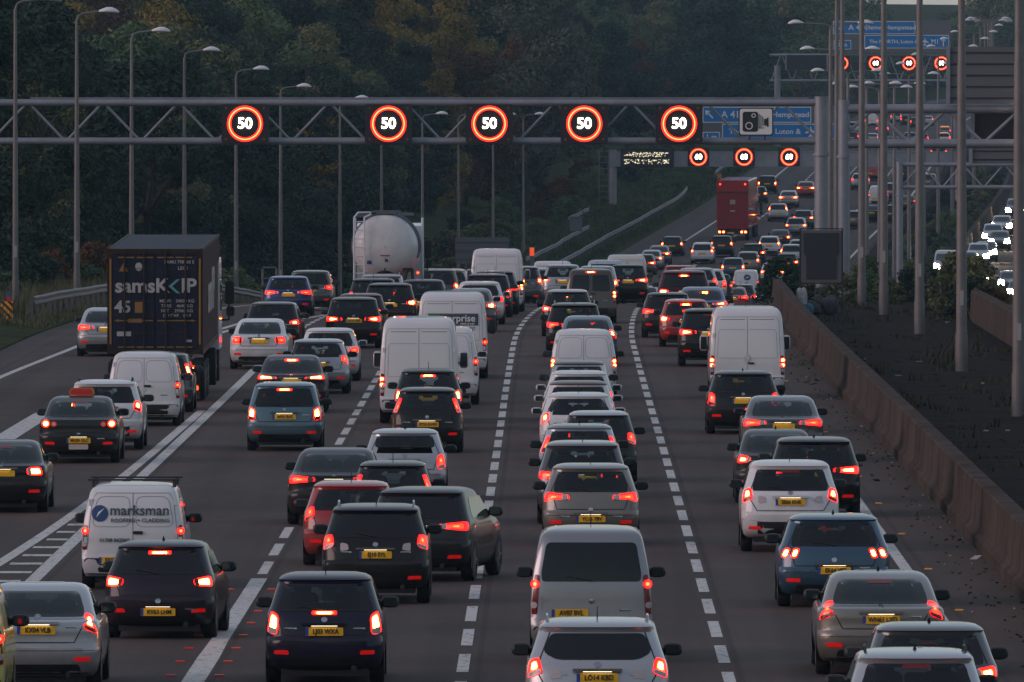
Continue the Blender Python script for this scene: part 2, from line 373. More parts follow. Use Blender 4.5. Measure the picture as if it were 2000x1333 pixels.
def vehicle(kind, cx, Y, W, H, col, label, cat='car', lamp='corner', st='b', hb=None, L=None, plate=None, plz=None, lod=0, yaw=0, rails=False, ant=1,
            wiper=False, low=True, clad=False, win=None, glass=None, badge=True, roof=None, group=None, front=False, fog=False, name=None, mirr=None, text_plate=True, hbz=None, rev=False):
    K = KIND[kind]; sc = H / K['H']; L = L or K['L']; hw0 = W / 2
    fine = lod == 0
    nm = name or {'hatch': 'hatchback_car', 'saloon': 'saloon_car', 'suv': 'suv_car', 'mpv': 'people_carrier', 'estate': 'estate_car', 'svan': 'small_van', 'van': 'panel_van'}[kind]
    gx = wx(cx, Y)
    yz = R(yaw)
    root = empty(nm, (gx, Y, gz(Y)), (math.atan(slope(Y)), 0, -head(Y) - yz) if not front else (-math.atan(slope(Y)), 0, math.pi - head(Y)))
    tag(root, label, cat, group or ('cars queuing on the motorway' if not front else 'oncoming cars on the far carriageway'))
    P = pt(col)
    rows = [(z * sc, yr, yf, hw * hw0) for z, yr, yf, hw in K['rows']]
    D0, n0 = K['D'], K['n']; Df = .62 if kind not in ('van', 'svan') else .4
    NR = 15 if fine else 11
    def sup(t, n): s_, c_ = math.sin(t), math.cos(t); return math.copysign(abs(s_) ** (2 / n), s_), 1 - abs(c_) ** (2 / n)
    b = MB(); loops = []
    for z, yr, yf, hw in rows:
        ya, yb = yr, L - yf; ln = yb - ya
        D = min(D0, ln * .35); D2 = min(Df, ln * .35); lp = []
        for i in range(NR):
            t = -math.pi / 2 + math.pi * i / (NR - 1); u, v = sup(t, n0); lp.append((hw * u, ya + D * v, z))
        for k in (1, 2, 3): lp.append((hw, ya + D + (yb - D2 - ya - D) * k / 4, z))
        for i in range(9):
            t = math.pi / 2 - math.pi * i / 8; u, v = sup(t, 2.3); lp.append((hw * u, yb - D2 * v, z))
        for k in (3, 2, 1): lp.append((-hw, ya + D + (yb - D2 - ya - D) * k / 4, z))
        loops.append(lp)
    n = len(loops[0]); vs = [p for lp in loops for p in lp]
    fs = [(j * n + i, j * n + (i + 1) % n, (j + 1) * n + (i + 1) % n, (j + 1) * n + i) for j in range(len(loops) - 1) for i in range(n)]
    see = fine and kind in ('hatch', 'saloon', 'suv', 'mpv', 'estate') and glass is None and K['win']
    if see:
        wq = win if isinstance(win, tuple) else K['win']
        zlo, zhi = wq[0] * sc - .004, wq[1] * sc + .006
        kk = []
        for j in range(len(loops) - 1):
            for i in range(n):
                z0_, z1_ = loops[j][0][2], loops[j + 1][0][2]
                cut = False
                if z0_ >= zlo and z1_ <= zhi:
                    i2 = (i + 1) % n
                    if i < NR - 1: cut = max(abs(i - (NR - 1) / 2), abs(i + 1 - (NR - 1) / 2)) <= 3.01
                    elif NR <= i < NR + 2 or n - 3 <= i < n - 1: cut = True
                    elif NR + 3 <= i < NR + 11: cut = NR + 5 <= i < NR + 9
                kk.append(not cut)
        fs = [f for f, q_ in zip(fs, kk) if q_]
    b.add(vs, fs, 0); b.add(loops[0][::-1], [list(range(n))], 1)
    roofm = 4 if roof else 0
    b.add(loops[-1], [list(range(n))], roofm)
    if roof:
        zr_ = rows[-6][0] - .001
        for fi, f in enumerate(b.f):
            if len(f) == 4 and all(b.v[q][2] >= zr_ for q in f): b.m[fi] = 4
    zs = [r[0] for r in rows]
    def at(z, c):
        if z <= zs[0]: return rows[0][c]
        for i in range(len(zs) - 1):
            if z <= zs[i + 1]:
                t = (z - zs[i]) / (zs[i + 1] - zs[i] + 1e-9); return rows[i][c] + (rows[i + 1][c] - rows[i][c]) * t
        return rows[-1][c]
    def hwz(z): return at(z, 3)
    def sy(x, z):
        u = min(abs(x) / hwz(z), .9995); return at(z, 1) + D0 * (1 - (1 - u ** n0) ** (1 / n0))
    def fy(x, z):
        u = min(abs(x) / hwz(z), .9995); return L - at(z, 2) - min(Df, .6) * (1 - (1 - u ** 2.3) ** (1 / 2.3))
    def resample(p, st_):
        out = []
        for i in range(len(p)):
            a = Vector(p[i]); c = Vector(p[(i + 1) % len(p)]); k = max(1, int((c - a).length / st_))
            out += [tuple(a + (c - a) * j / k) for j in range(k)]
        return out
    def patch(mb, poly, off, mi=0, rings=4, core=None, ncore=2, skirt=.04, step=.09, fn=None, sg=-1, rm=None, ctr=None):
        fn = fn or sy
        q = resample(poly, step); N = len(q)
        c = Vector((sum(a for a, _ in q) / N, sum(z for _, z in q) / N))
        if ctr: c += Vector(ctr)
        vs = [(x, fn(x, z) - sg * skirt, z) for x, z in q]; fs = []; ms = []
        for k in range(rings):
            s_ = 1 - k / rings
            for x, z in q:
                X, Z = c.x + (x - c.x) * s_, c.y + (z - c.y) * s_
                bul = off + (.012 * (1 - s_ * s_) if core is not None else 0)
                vs.append((X, fn(X, Z) + sg * bul, Z))
        vs.append((c.x, fn(c.x, c.y) + sg * (off + (.012 if core is not None else 0)), c.y))
        for k in range(rings):
            for i in range(N):
                fs.append((k * N + i, k * N + (i + 1) % N, (k + 1) * N + (i + 1) % N, (k + 1) * N + i)); ms.append(mi)
        e = rings * N
        for i in range(N): fs.append((e + i, e + (i + 1) % N, e + N)); ms.append(mi)
        if core is not None:
            for i in range(len(fs)):
                ring = i // N
                if ring > rings - ncore: ms[i] = core
        if rm:
            for i in range(len(fs)): ms[i] = rm[min(i // N, len(rm) - 1)]
        o = len(mb.v); mb.v += vs
        for f, m_ in zip(fs, ms): mb.f.append([o + i for i in f]); mb.m.append(m_)
    def FX(fx, z): return fx * hwz(z)
    def P2(lst): return [(FX(fx, z * sc), z * sc) for fx, z in lst]
    def seam(pl, w_=.012, mi=2):
        """thin line along (x,z) points on the rear"""
        L_, R_ = [], []
        q = []
        for a, c in zip(pl, pl[1:]):
            a, c = Vector(a), Vector(c); k = max(1, int((c - a).length / .08)); q += [a + (c - a) * j / k for j in range(k)]
        q.append(Vector(pl[-1]))
        for i, p in enumerate(q):
            d = (q[min(i + 1, len(q) - 1)] - q[max(i - 1, 0)]).normalized(); nn = Vector((-d.y, d.x)) * w_ / 2
            for lst, s_ in ((L_, 1), (R_, -1)):
                v = p + nn * s_; lst.append((v.x, sy(v.x, v.y) - .004, v.y))
        b.strip(L_, R_, mi)
    zh = lambda z: z * sc
    isvan = kind in ('van', 'svan')
    # lower bumper / cladding, wheel arches, underside
    if clad:
        zt = zh(.60 if kind == 'suv' else .5)
        patch(b, rounded([(-FX(.985, zt), zh(K['rows'][0][0]) + .02), (FX(.985, zt), zh(K['rows'][0][0]) + .02), (FX(.985, zt), zt), (FX(.55, zt), zt - .05), (-FX(.55, zt), zt - .05), (-FX(.985, zt), zt)], .03), .006, 1, 3)
    elif low:
        zt = zh(K['rows'][0][0]) + (.17 if not isvan else .30); zb = zh(K['rows'][0][0]) + .03
        fr = .72 if not isvan else .985
        patch(b, rounded([(-FX(fr, zt), zb), (FX(fr, zt), zb), (FX(fr * .96, zt), zt), (-FX(fr * .96, zt), zt)], .05), .006, 1, 3)
    rw = .315 if kind in ('hatch', 'saloon', 'mpv', 'estate', 'svan') else .35
    wy = (.78 if kind != 'van' else 1.25, L - (.82 if not isvan else .95))
    for sx in (-1, 1):
        for y in wy:
            N = 14; c0 = (sx * (hw0 + .002), y, rw)
            vs = [c0] + [(sx * (hw0 + .002), y + (rw + .055) * math.cos(a), rw + (rw + .055) * math.sin(a)) for a in [-.35 + (math.pi + .7) * i / N for i in range(N + 1)]]
            b.add(vs, [(0, i, i + 1) for i in range(1, N + 1)], 1)
    b.box((0, L / 2, zs[0] - .03), (W * .74, L * .86, .10), 1)
    if fine:
        b.tube((hw0 * .5, .01, zs[0] + .03), (hw0 * .5, .3, zs[0] + .03), .038, mi=1)
    # tailgate gaps
    if kind in ('hatch', 'suv', 'mpv', 'estate'):
        zl = zh(.66 if kind == 'hatch' else (.675 if kind in ('mpv', 'estate') else .735)) + .012
        xb = .70 if not clad else .68
        zt_ = rows[-7][0]
        seam([(-FX(.80, zt_), zt_), (-FX(.87, zh(1.0)), zh(1.0)), (-FX(xb, zl), zl), (FX(xb, zl), zl), (FX(.87, zh(1.0)), zh(1.0)), (FX(.80, zt_), zt_)], .014)
    elif kind == 'saloon':
        zl = zh(.67)
        seam([(-FX(.80, zh(.95)), zh(.95)), (-FX(.60, zl), zl), (FX(.60, zl), zl), (FX(.80, zh(.95)), zh(.95))], .014)
    if fine and not isvan and not clad:
        zc = zh(.56); seam([(-FX(.93, zc), zc), (FX(.93, zc), zc)], .008)  # bumper crease, its shade painted as a thin dark line
    if isvan and not front:
        zb = zh(.66) + .02; zt = rows[-5][0]
        if not isinstance(win, tuple): seam([(0, zb), (0, zt)], .012, 3)
        dx = .90
        if not isinstance(win, tuple): seam([(-FX(dx, zb), zb), (-FX(dx, zt - .12), zt - .12), (-FX(dx - .06, zt), zt), (FX(dx - .06, zt), zt), (FX(dx, zt - .12), zt - .12), (FX(dx, zb), zb)], .009, 3)
        if not win:  # pressed panels and crease: recess shade drawn as thin dark lines
            if kind == 'van':
                z1, z2, z3 = zh(1.12), zh(1.90), zh(2.18)
                for s_ in (-1, 1):
                    seam([(s_ * .05, z1), (s_ * FX(.80, z1), z1), (s_ * FX(.80, z2 - .06), z2 - .06), (s_ * FX(.76, z2), z2), (s_ * .05, z2)], .008, 3)
                    seam([(s_ * .06, z3), (s_ * FX(.78, z3), z3)], .016, 3)
            else:
                z1, z2 = zh(1.08), zh(1.60)
                for s_ in (-1, 1):
                    q = rounded([(s_ * .05, z1), (s_ * FX(.82, z1), z1), (s_ * FX(.80, z2), z2), (s_ * .05, z2)], .12, 3)
                    seam(q + q[:1], .008, 3)
            for s_ in (-1, 1):
                for z in ((zh(.9), zh(1.75)) if kind == 'van' else (zh(.85), zh(1.5))):
                    x = s_ * FX(.925, z); b.box((x, sy(x, z) - .012, z), (.06, .03, .10), 0)
        if not isinstance(win, tuple): b.rbox((FX(.10, zh(.95)), sy(0, zh(.95)) - .012, zh(.98)), (.16, .03, .05), .02, 2)
    mats = [P, M_BLACK, M_GAP, M_SEAM if col in ('white', 'cream', 'silver') else M_GAP] + ([pt(roof)] if roof else [])
    b.build('body', mats, root, 35)
    # glass
    g = glass or M_GLASS
    wz_ = win or K['win']
    if wz_:
        if isinstance(wz_, list):
            poly = [p for p in P2(wz_)]; poly = rounded(poly, .07); r_ = MB(); patch(r_, poly, .006, 0, 5, step=.08, rm=[0, 0, 1, 1, 1, 1])
            r_.build('rear_window', [M_GLASS, M_SEE if see else g], root, 50)
        elif wz_ == 'twin':
            for s_ in (-1, 1):
                zb, zt = zh(1.06), zh(1.60); r_ = MB()
                p = [(s_ * .05, zb), (s_ * FX(.80, zb), zb), (s_ * FX(.80, zt), zt), (s_ * .05, zt)]
                patch(r_, rounded(p, .08), .006, 0, 4); r_.build('rear_window', g, root, 50)
        else:
            zb, zt, kb, kt = wz_; zb, zt = zh(zb), zh(zt); r_ = MB()
            zm = zb + .10 * sc
            poly = rounded([(-FX(kb - .03, zb), zb), (FX(kb - .03, zb), zb), (FX(kb, zm), zm), (FX(kt, zt), zt), (-FX(kt, zt), zt), (-FX(kb, zm), zm)], .07)
            patch(r_, poly, .006, 0, 5, step=.08, rm=[0, 0, 1, 1, 1, 1]); r_.build('rear_window', [M_GLASS, M_SEE if see else g], root, 50)
    zb = zh({'hatch': .98, 'saloon': 1.0, 'suv': 1.10, 'mpv': 1.03, 'estate': 1.03, 'svan': 1.08, 'van': 1.25}[kind]); zt = rows[-7][0] - .02
    for s_ in (-1, 1):
        r_ = MB(); N = 6
        y0 = {'hatch': .72, 'saloon': .95, 'suv': .72, 'mpv': .62, 'estate': .60, 'svan': 2.0, 'van': 3.3}[kind]
        a_, c_ = [], []
        for k in range(N + 1):
            z = zb + (zt - zb) * k / N; t = k / N
            ya = y0 + (at(z, 1) - at(zb, 1)) * 1.0 + (.05 if t > 0 else .12)
            yb = L - at(z, 2) - Df * .5 - .12
            a_.append((s_ * (hwz(z) + .005), min(ya, yb - .2), z)); c_.append((s_ * (hwz(z) + .005), yb, z))
        r_.strip(a_, c_); r_.build('side_window', M_SEE if see else M_GLASS, root, 50)
    if front or fine:
        zt2 = rows[-6][0]; z0 = zb + .04; r_ = MB()
        poly = rounded([(-FX(.84, z0), z0), (FX(.84, z0), z0), (FX(.84, zt2), zt2), (-FX(.84, zt2), zt2)], .06)
        patch(r_, poly, .008, 0, 5, fn=fy, sg=1, step=.1); r_.build('windscreen', M_GLASS2 if front else (M_SEE if see else M_GLASS), root, 50)
    if see:
        b2 = MB(); wi = hwz(zb) * 1.62; y0 = {'hatch': .25, 'suv': .3, 'mpv': .25, 'estate': .3, 'saloon': .65}[kind]; zf = zb - .06
        yr_ = y0 + (.95 if kind != 'saloon' else .45); yf_ = yr_ + .95
        b2.box((0, (y0 + yr_) / 2, zf - .1), (wi, yr_ - y0, .14)); b2.rbox((0, yr_ + .08, zb - .10), (wi * .94, .16, .36), .06)
        b2.box((0, L - at(zb, 2) - .62, zb - .10), (wi, .55, .22)); b2.box((0, (yr_ + L) / 2 - .3, zb - .52), (wi, L - yr_ - 1.2, .5))
        for x_ in ((-.30, .30) if W < 1.68 else (-.36, 0, .36)): b2.rbox((x_, yr_ + .1, zb + .13), (.24, .11, .17), .05)
        for x_ in (-.34, .34):
            b2.rbox((x_, yf_, zb - .05), (.46, .14, .50), .10); b2.rbox((x_, yf_ + .03, zb + .27), (.25, .11, .19), .06)
        b2.rbox((.0, L - at(zt, 2) - .62, zt - .06), (.22, .03, .06), .02)
        b2.build('seats', M_SEAT, root)
    # lamps
    if not front:
        for s_ in (-1, 1):
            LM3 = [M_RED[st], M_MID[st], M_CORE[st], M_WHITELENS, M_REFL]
            RM = {'B': [0, 0, 1, 2, 2, 2], 'b': [0, 0, 0, 1, 2, 2], 't': [0, 0, 0, 1, 1, 2], 'o': [0] * 6}[st]
            def circ(x0, z0, r_, k=14): return [(s_ * (x0 + r_ * math.cos(a)), z0 + r_ * .95 * math.sin(a)) for a in [2 * math.pi * i / k for i in range(k)]]
            t = MB()
            if lamp == 'round':
                patch(t, circ(FX(.84, zh(.865)), zh(.865), .088), .010, 0, 5, rm=[0, 0, 1, 2, 2, 2], step=.2)
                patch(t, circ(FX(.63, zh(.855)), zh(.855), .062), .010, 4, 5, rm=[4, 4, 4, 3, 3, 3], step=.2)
            elif lamp == 'claw':
                for k in range(2):
                    x0 = .64 + k * .17
                    pl = [(s_ * FX(a, zh(z)), zh(z)) for a, z in ((x0 - .01, .95), (x0 + .11, .955), (x0 + .15, .80), (x0 + .04, .795))]
                    patch(t, rounded(pl, .04), .010, 0, 5, rm=[0, 0, 1, 2, 2, 2], step=.05)
            elif lamp in ('van', 'tall'):
                pl = [(s_ * FX(fx, zh(z)), zh(z)) for fx, z in LAMPS[lamp]]; za, zb_ = pl[0][1], pl[1][1]
                patch(t, rounded(pl, .03), .006, 5, 3, step=.08)
                rr_ = min(.062, abs(pl[2][0] - pl[1][0]) * .9)
                for f_ in ((.78, .52) if st != 't' else (.78,)):
                    z0 = za + (zb_ - za) * f_; patch(t, circ(FX(.945, z0), z0, rr_), .014, 0, 5, rm=[0, 0, 1, 2, 2, 2] if st != 't' else [0, 0, 0, 1, 2, 2], step=.2)
                z0 = za + (zb_ - za) * .24; patch(t, circ(FX(.945, z0), z0, rr_ * .8), .012, 3, 3, step=.2)
            else:
                pl = [(s_ * FX(fx, zh(z)), zh(z)) for fx, z in LAMPS[lamp]]
                if kind == 'suv': pl = [(x, z + .10 * sc) for x, z in pl]
                if kind in ('mpv', 'estate'): pl = [(x, z + .04 * sc) for x, z in pl]
                w_l = max(abs(x) for x, _ in pl) - min(abs(x) for x, _ in pl); h_l = max(z for _, z in pl) - min(z for _, z in pl)
                ctr = (s_ * w_l * .16, .0) if w_l > h_l else (0, h_l * (.12 if lamp != 'high' else -.10))
                patch(t, rounded(pl, .055), .008, 0, 5, rm=RM, ctr=ctr, step=.05)
                if fine:
                    p0, p1, p2, p3 = [Vector(q) for q in pl[:4]]
                    if lamp in ('vert', 'tear', 'high'): sub = [p0.lerp(p1, .05) * .5 + p0.lerp(p3, .14) * .5, p0.lerp(p1, .30), p3.lerp(p2, .30), p3.lerp(p0, .12)]
                    else: sub = [p0.lerp(p3, .05), p1.lerp(p2, .05), p1.lerp(p2, .30), p0.lerp(p3, .30)]
                    patch(t, rounded([tuple(q) for q in sub], .03), .022, 3 if len(label) % 2 else 5, 3, step=.06)
                if rev: patch(t, rounded([(s_ * FX(.50, zh(.93)), zh(.90)), (s_ * FX(.66, zh(.93)), zh(.88)), (s_ * FX(.66, zh(.93)), zh(1.02)), (s_ * FX(.52, zh(.93)), zh(1.0))], .03), .009, 3, 3, step=.08)
            t.build('tail_light', LM3 + [M_RED['o']], root)
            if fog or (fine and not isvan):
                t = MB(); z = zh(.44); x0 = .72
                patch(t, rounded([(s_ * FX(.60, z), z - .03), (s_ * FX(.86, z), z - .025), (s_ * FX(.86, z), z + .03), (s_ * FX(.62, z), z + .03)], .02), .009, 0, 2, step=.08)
                t.build('fog_reflector', [M_REFL], root)
        if hb:
            t = MB(); z = hbz * sc if hbz else ((wz_[1] if isinstance(wz_, tuple) else (1.33 if kind != 'van' else 2.33)) * sc - .03)
            if kind == 'svan': z = zh(1.69)
            wd = .17 if fine else .16
            patch(t, rounded([(-wd, z - .024), (wd, z - .024), (wd, z + .024), (-wd, z + .024)], .015), .016, 0, 5, rm=[0, 0, 1, 2, 2, 2] if hb != 'o' else [0] * 6, step=.06, skirt=.02)
            t.build('brake_light', [M_RED[hb], M_MID[hb], M_CORE[hb]], root)
        # plate
        z = zh(plz if plz else {'hatch': .78, 'saloon': .80, 'suv': .90, 'mpv': .80, 'estate': .82, 'svan': .72, 'van': .52}[kind])
        px_ = 0 if not isvan else -FX(.35, z)
        yy = min(sy(px_, z + .06), sy(px_, z - .06)) - .012
        p_ = MB(); p_.rbox((px_, yy, z), (.52, .014, .115), .012)
        if fine: p_.rbox((px_ - .238, yy - .004, z), (.044, .01, .109), .01, 1)
        po = p_.build('number_plate', [M_PLATE, M_PLATEB], root)
        if fine and plate: lettering(plate, .098, M_INK, (px_ + .02, yy - .012, z), po, .002, .82)
        if fine and not isvan and st != 'o':
            q = MB(); zl_ = z + .082; yl_ = min(sy(px_, zl_), yy + .012)
            q.rbox((px_, yl_ - .012, zl_ + .016), (.62, .07, .036), .012); go_ = q.build('plate_garnish', M_CHROME if (len(label) % 3 == 0) else P, root)
            q = MB(); q.box((px_, yl_ - .036, zl_ - .004), (.36, .014, .004)); q.build('plate_lamp', M_PLAMP, go_)
        if fine:
            if badge:
                t = MB(); zb_ = z + .165
                pl = [(.044 * math.cos(a), zb_ + .036 * math.sin(a)) for a in [2 * math.pi * i / 12 for i in range(12)]]
                patch(t, pl, .010, 0, 2, step=.2); t.build('badge', M_CHROME, root)
                t = MB(); zq = z + .03; patch(t, [(.40, zq), (.56, zq), (.56, zq + .022), (.40, zq + .022)], .010, 0, 2, step=.1)
                if len(label) % 2: patch(t, [(-.55, zq), (-.38, zq), (-.38, zq + .022), (-.55, zq + .022)], .010, 0, 2, step=.1)
                if kind != 'saloon' or len(label) % 3: t.build('trim_strip', M_CHROME, root)
            if (wiper or kind in ('hatch', 'suv', 'mpv')) and isinstance(wz_, tuple):
                t = MB(); z0 = wz_[0] * sc + .015; x1 = .34; z1 = z0 + .03
                t.tube((0, sy(0, z0) - .02, z0), (-x1, sy(x1, z1 + .03) - .016, z1 + .03), .011, .007, 6); t.tube((0, sy(0, z0), z0), (0, sy(0, z0) - .03, z0), .02, n=8)
                t.build('rear_wiper', M_BLACK, root)
    else:
        for s_ in (-1, 1):
            pl = [(s_ * FX(fx, zh(z)), zh(z)) for fx, z in ((.44, .56), (.48, .86), (.94, .93), (.96, .56))]
            t = MB(); patch(t, rounded(pl, .04), .01, 1, 3, core=0, ncore=3, step=.08, fn=fy, sg=1)
            t.build('headlight', [M_HEAD, M_WHITELENS], root)
        t = MB(); z = zh(.55); patch(t, rounded([(-FX(.45, z), z - .12), (FX(.45, z), z - .12), (FX(.5, z), z + .10), (-FX(.5, z), z + .10)], .05), .008, 0, 3, fn=fy, sg=1)
        t.build('grille', M_BLACK, root)
    # wheels
    tw = .205 if kind != 'van' else .225
    tm, rm = wheel_parts(rw, tw)
    for s_ in (-1, 1):
        for y in wy:
            o = link('wheel', tm, root); o.location = (s_ * (hw0 - tw / 2 + .006), y, rw)
            if s_ < 0: o.rotation_euler = (0, 0, math.pi)
            if lod < 2:
                q = link('rim', rm, o)
    # mirrors
    if lod < 2:
        mm = mirror_mesh(mirr or (P if col in ('white', 'red') and lod == 0 and len(label) % 2 else M_BLACK), kind == 'van')
        zz = zb + (.05 if kind != 'van' else .12); ym = L - at(zb, 2) - Df * .5 - .25
        for s_ in (-1, 1):
            o = link('wing_mirror', mm, root); o.location = (s_ * (hwz(zz) + .02), ym, zz)
            if s_ < 0: o.scale = (-1, 1, 1)
    ztop = rows[-1][0]
    if rails:
        zr = rows[-3][0]
        for s_ in (-1, 1):
            t = MB(); x = s_ * (hwz(zr) + .0); y0, y1 = at(zr, 1) + .25, L - at(zr, 2) - .5
            t.path([(x, y0, zr - .03), (x, y0 + .12, zr + .055), (x, (y0 + y1) / 2, zr + .07), (x, y1 - .12, zr + .05), (x, y1, zr - .03)], .017)
            t.build('roof_rail', M_CHROME if rails == 2 else M_BLACK, root)
    if ant and lod < 2 and not front:
        t = MB(); y = at(rows[-2][0], 1) + (.25 if not isvan else 3)
        if ant == 1: t.tube((0, y, ztop - .03), (0, y - .10, ztop + .16), .009, .005, 6)
        else: t.add([(-.03, y, ztop - .02), (.03, y, ztop - .02), (0, y + .2, ztop - .02), (0, y - .03, ztop + .07)], [(0, 1, 3), (1, 2, 3), (2, 0, 3)])
        t.build('antenna', M_BLACK, root)
    root['_dims'] = 0
    del root['_dims']
    return root, dict(sy=sy, hwz=hwz, sc=sc, L=L, zh=zh, at=at, rows=rows, patch=patch)
# ---------------------------------------------------------------- ground, roads, markings
def smooth(t): t = max(0, min(1, t)); return t * t * (3 - 2 * t)
def bump(x, y): return .5 * math.sin(x * .31 + y * .07) + .3 * math.sin(x * .83 - y * .19 + 1.3) + .2 * math.sin(y * .41 + x * .11)
def terrain(d, Y):
    z = gz(Y); e = EL(Y)
    if e <= d <= 8.8: return z - .06
    if 15.9 <= d <= 33.0: return z - .06
    if d < e:
        t = e - d
        r = .04 + .07 * min(t, 3) + 8.0 * smooth((t - 4) / 42.0) + 14 * smooth((t - 30) / 110.0)
        if Y > 1400: r *= 1 - .35 * smooth((Y - 1400) / 600)
        return z + r + .10 * bump(d, Y) * min(1, t / 4)
    if d < 15.9: return z + .0
    t = d - 33.0
    return z + .05 * min(t, 3) + 5 * smooth((t - 3) / 40.0) + 8 * smooth((t - 30) / 120.0)
def ysteps(a, b):
    out = []; y = a
    while y < b:
        out.append(y); y += 100 if y < 100 else 6 if y < 700 else (10 if y < 1500 else (25 if y < 2600 else 200))
    return out + [b]
def sheet(name, offs, zf, mats, y0=150, y1=2600, kind='structure', smooth_=60):
    ys = ysteps(y0, y1); b = MB(); uv = []
    for y in ys:
        e = EL(y)
        for o in offs:
            d = o(y) if callable(o) else o
            b.v.append((A(y) + d, y, zf(d, y))); uv.append((d, y))
    n = len(offs)
    for j in range(len(ys) - 1):
        for i in range(n - 1): b.f.append([j * n + i, j * n + i + 1, (j + 1) * n + i + 1, (j + 1) * n + i]); b.m.append(0)
    me = b.mesh(name, mats, smooth_)
    ul = me.uv_layers.new(name='along')
    for lp in me.loops: ul.data[lp.index].uv = uv[lp.vertex_index]
    o = link(name, me); o['kind'] = kind
    return o

def ground_mat(name, c1, c2, c3, sc):
    m, t, p = nodes(name); p.inputs['Roughness'].default_value = 1.0; p.inputs['Specular IOR Level'].default_value = .03
    tc = t.nodes.new('ShaderNodeTexCoord')
    n1 = t.nodes.new('ShaderNodeTexNoise'); n1.inputs['Scale'].default_value = sc; n1.inputs['Detail'].default_value = 8; n1.inputs['Roughness'].default_value = .7
    n2 = t.nodes.new('ShaderNodeTexNoise'); n2.inputs['Scale'].default_value = sc * 9; n2.inputs['Detail'].default_value = 5
    for n in (n1, n2): t.links.new(tc.outputs['Object'], n.inputs['Vector'])
    r = t.nodes.new('ShaderNodeValToRGB'); e = r.color_ramp.elements
    e[0].position = .35; e[0].color = (*c1, 1); e[1].position = .68; e[1].color = (*c3, 1)
    q = r.color_ramp.elements.new(.5); q.color = (*c2, 1)
    t.links.new(n1.outputs['Fac'], r.inputs['Fac'])
    mr = t.nodes.new('ShaderNodeMapRange'); mr.inputs['From Min'].default_value = .3; mr.inputs['From Max'].default_value = .7; mr.inputs['To Min'].default_value = .6; mr.inputs['To Max'].default_value = 1.4
    t.links.new(n2.outputs['Fac'], mr.inputs['Value'])
    mx = t.nodes.new('ShaderNodeVectorMath'); mx.operation = 'SCALE'
    t.links.new(r.outputs['Color'], mx.inputs[0]); t.links.new(mr.outputs[0], mx.inputs['Scale']); t.links.new(mx.outputs[0], p.inputs['Base Color'])
    bp = t.nodes.new('ShaderNodeBump'); bp.inputs['Strength'].default_value = .5; bp.inputs['Distance'].default_value = .2
    t.links.new(n2.outputs['Fac'], bp.inputs['Height']); t.links.new(bp.outputs[0], p.inputs['Normal'])
    return m
M_GRASS = ground_mat('verge_grass', (.020, .028, .010), (.038, .048, .018), (.060, .056, .028), .35)
M_RESERVE = ground_mat('reserve_surface', (.017, .014, .013), (.026, .021, .019), (.040, .032, .027), .45)

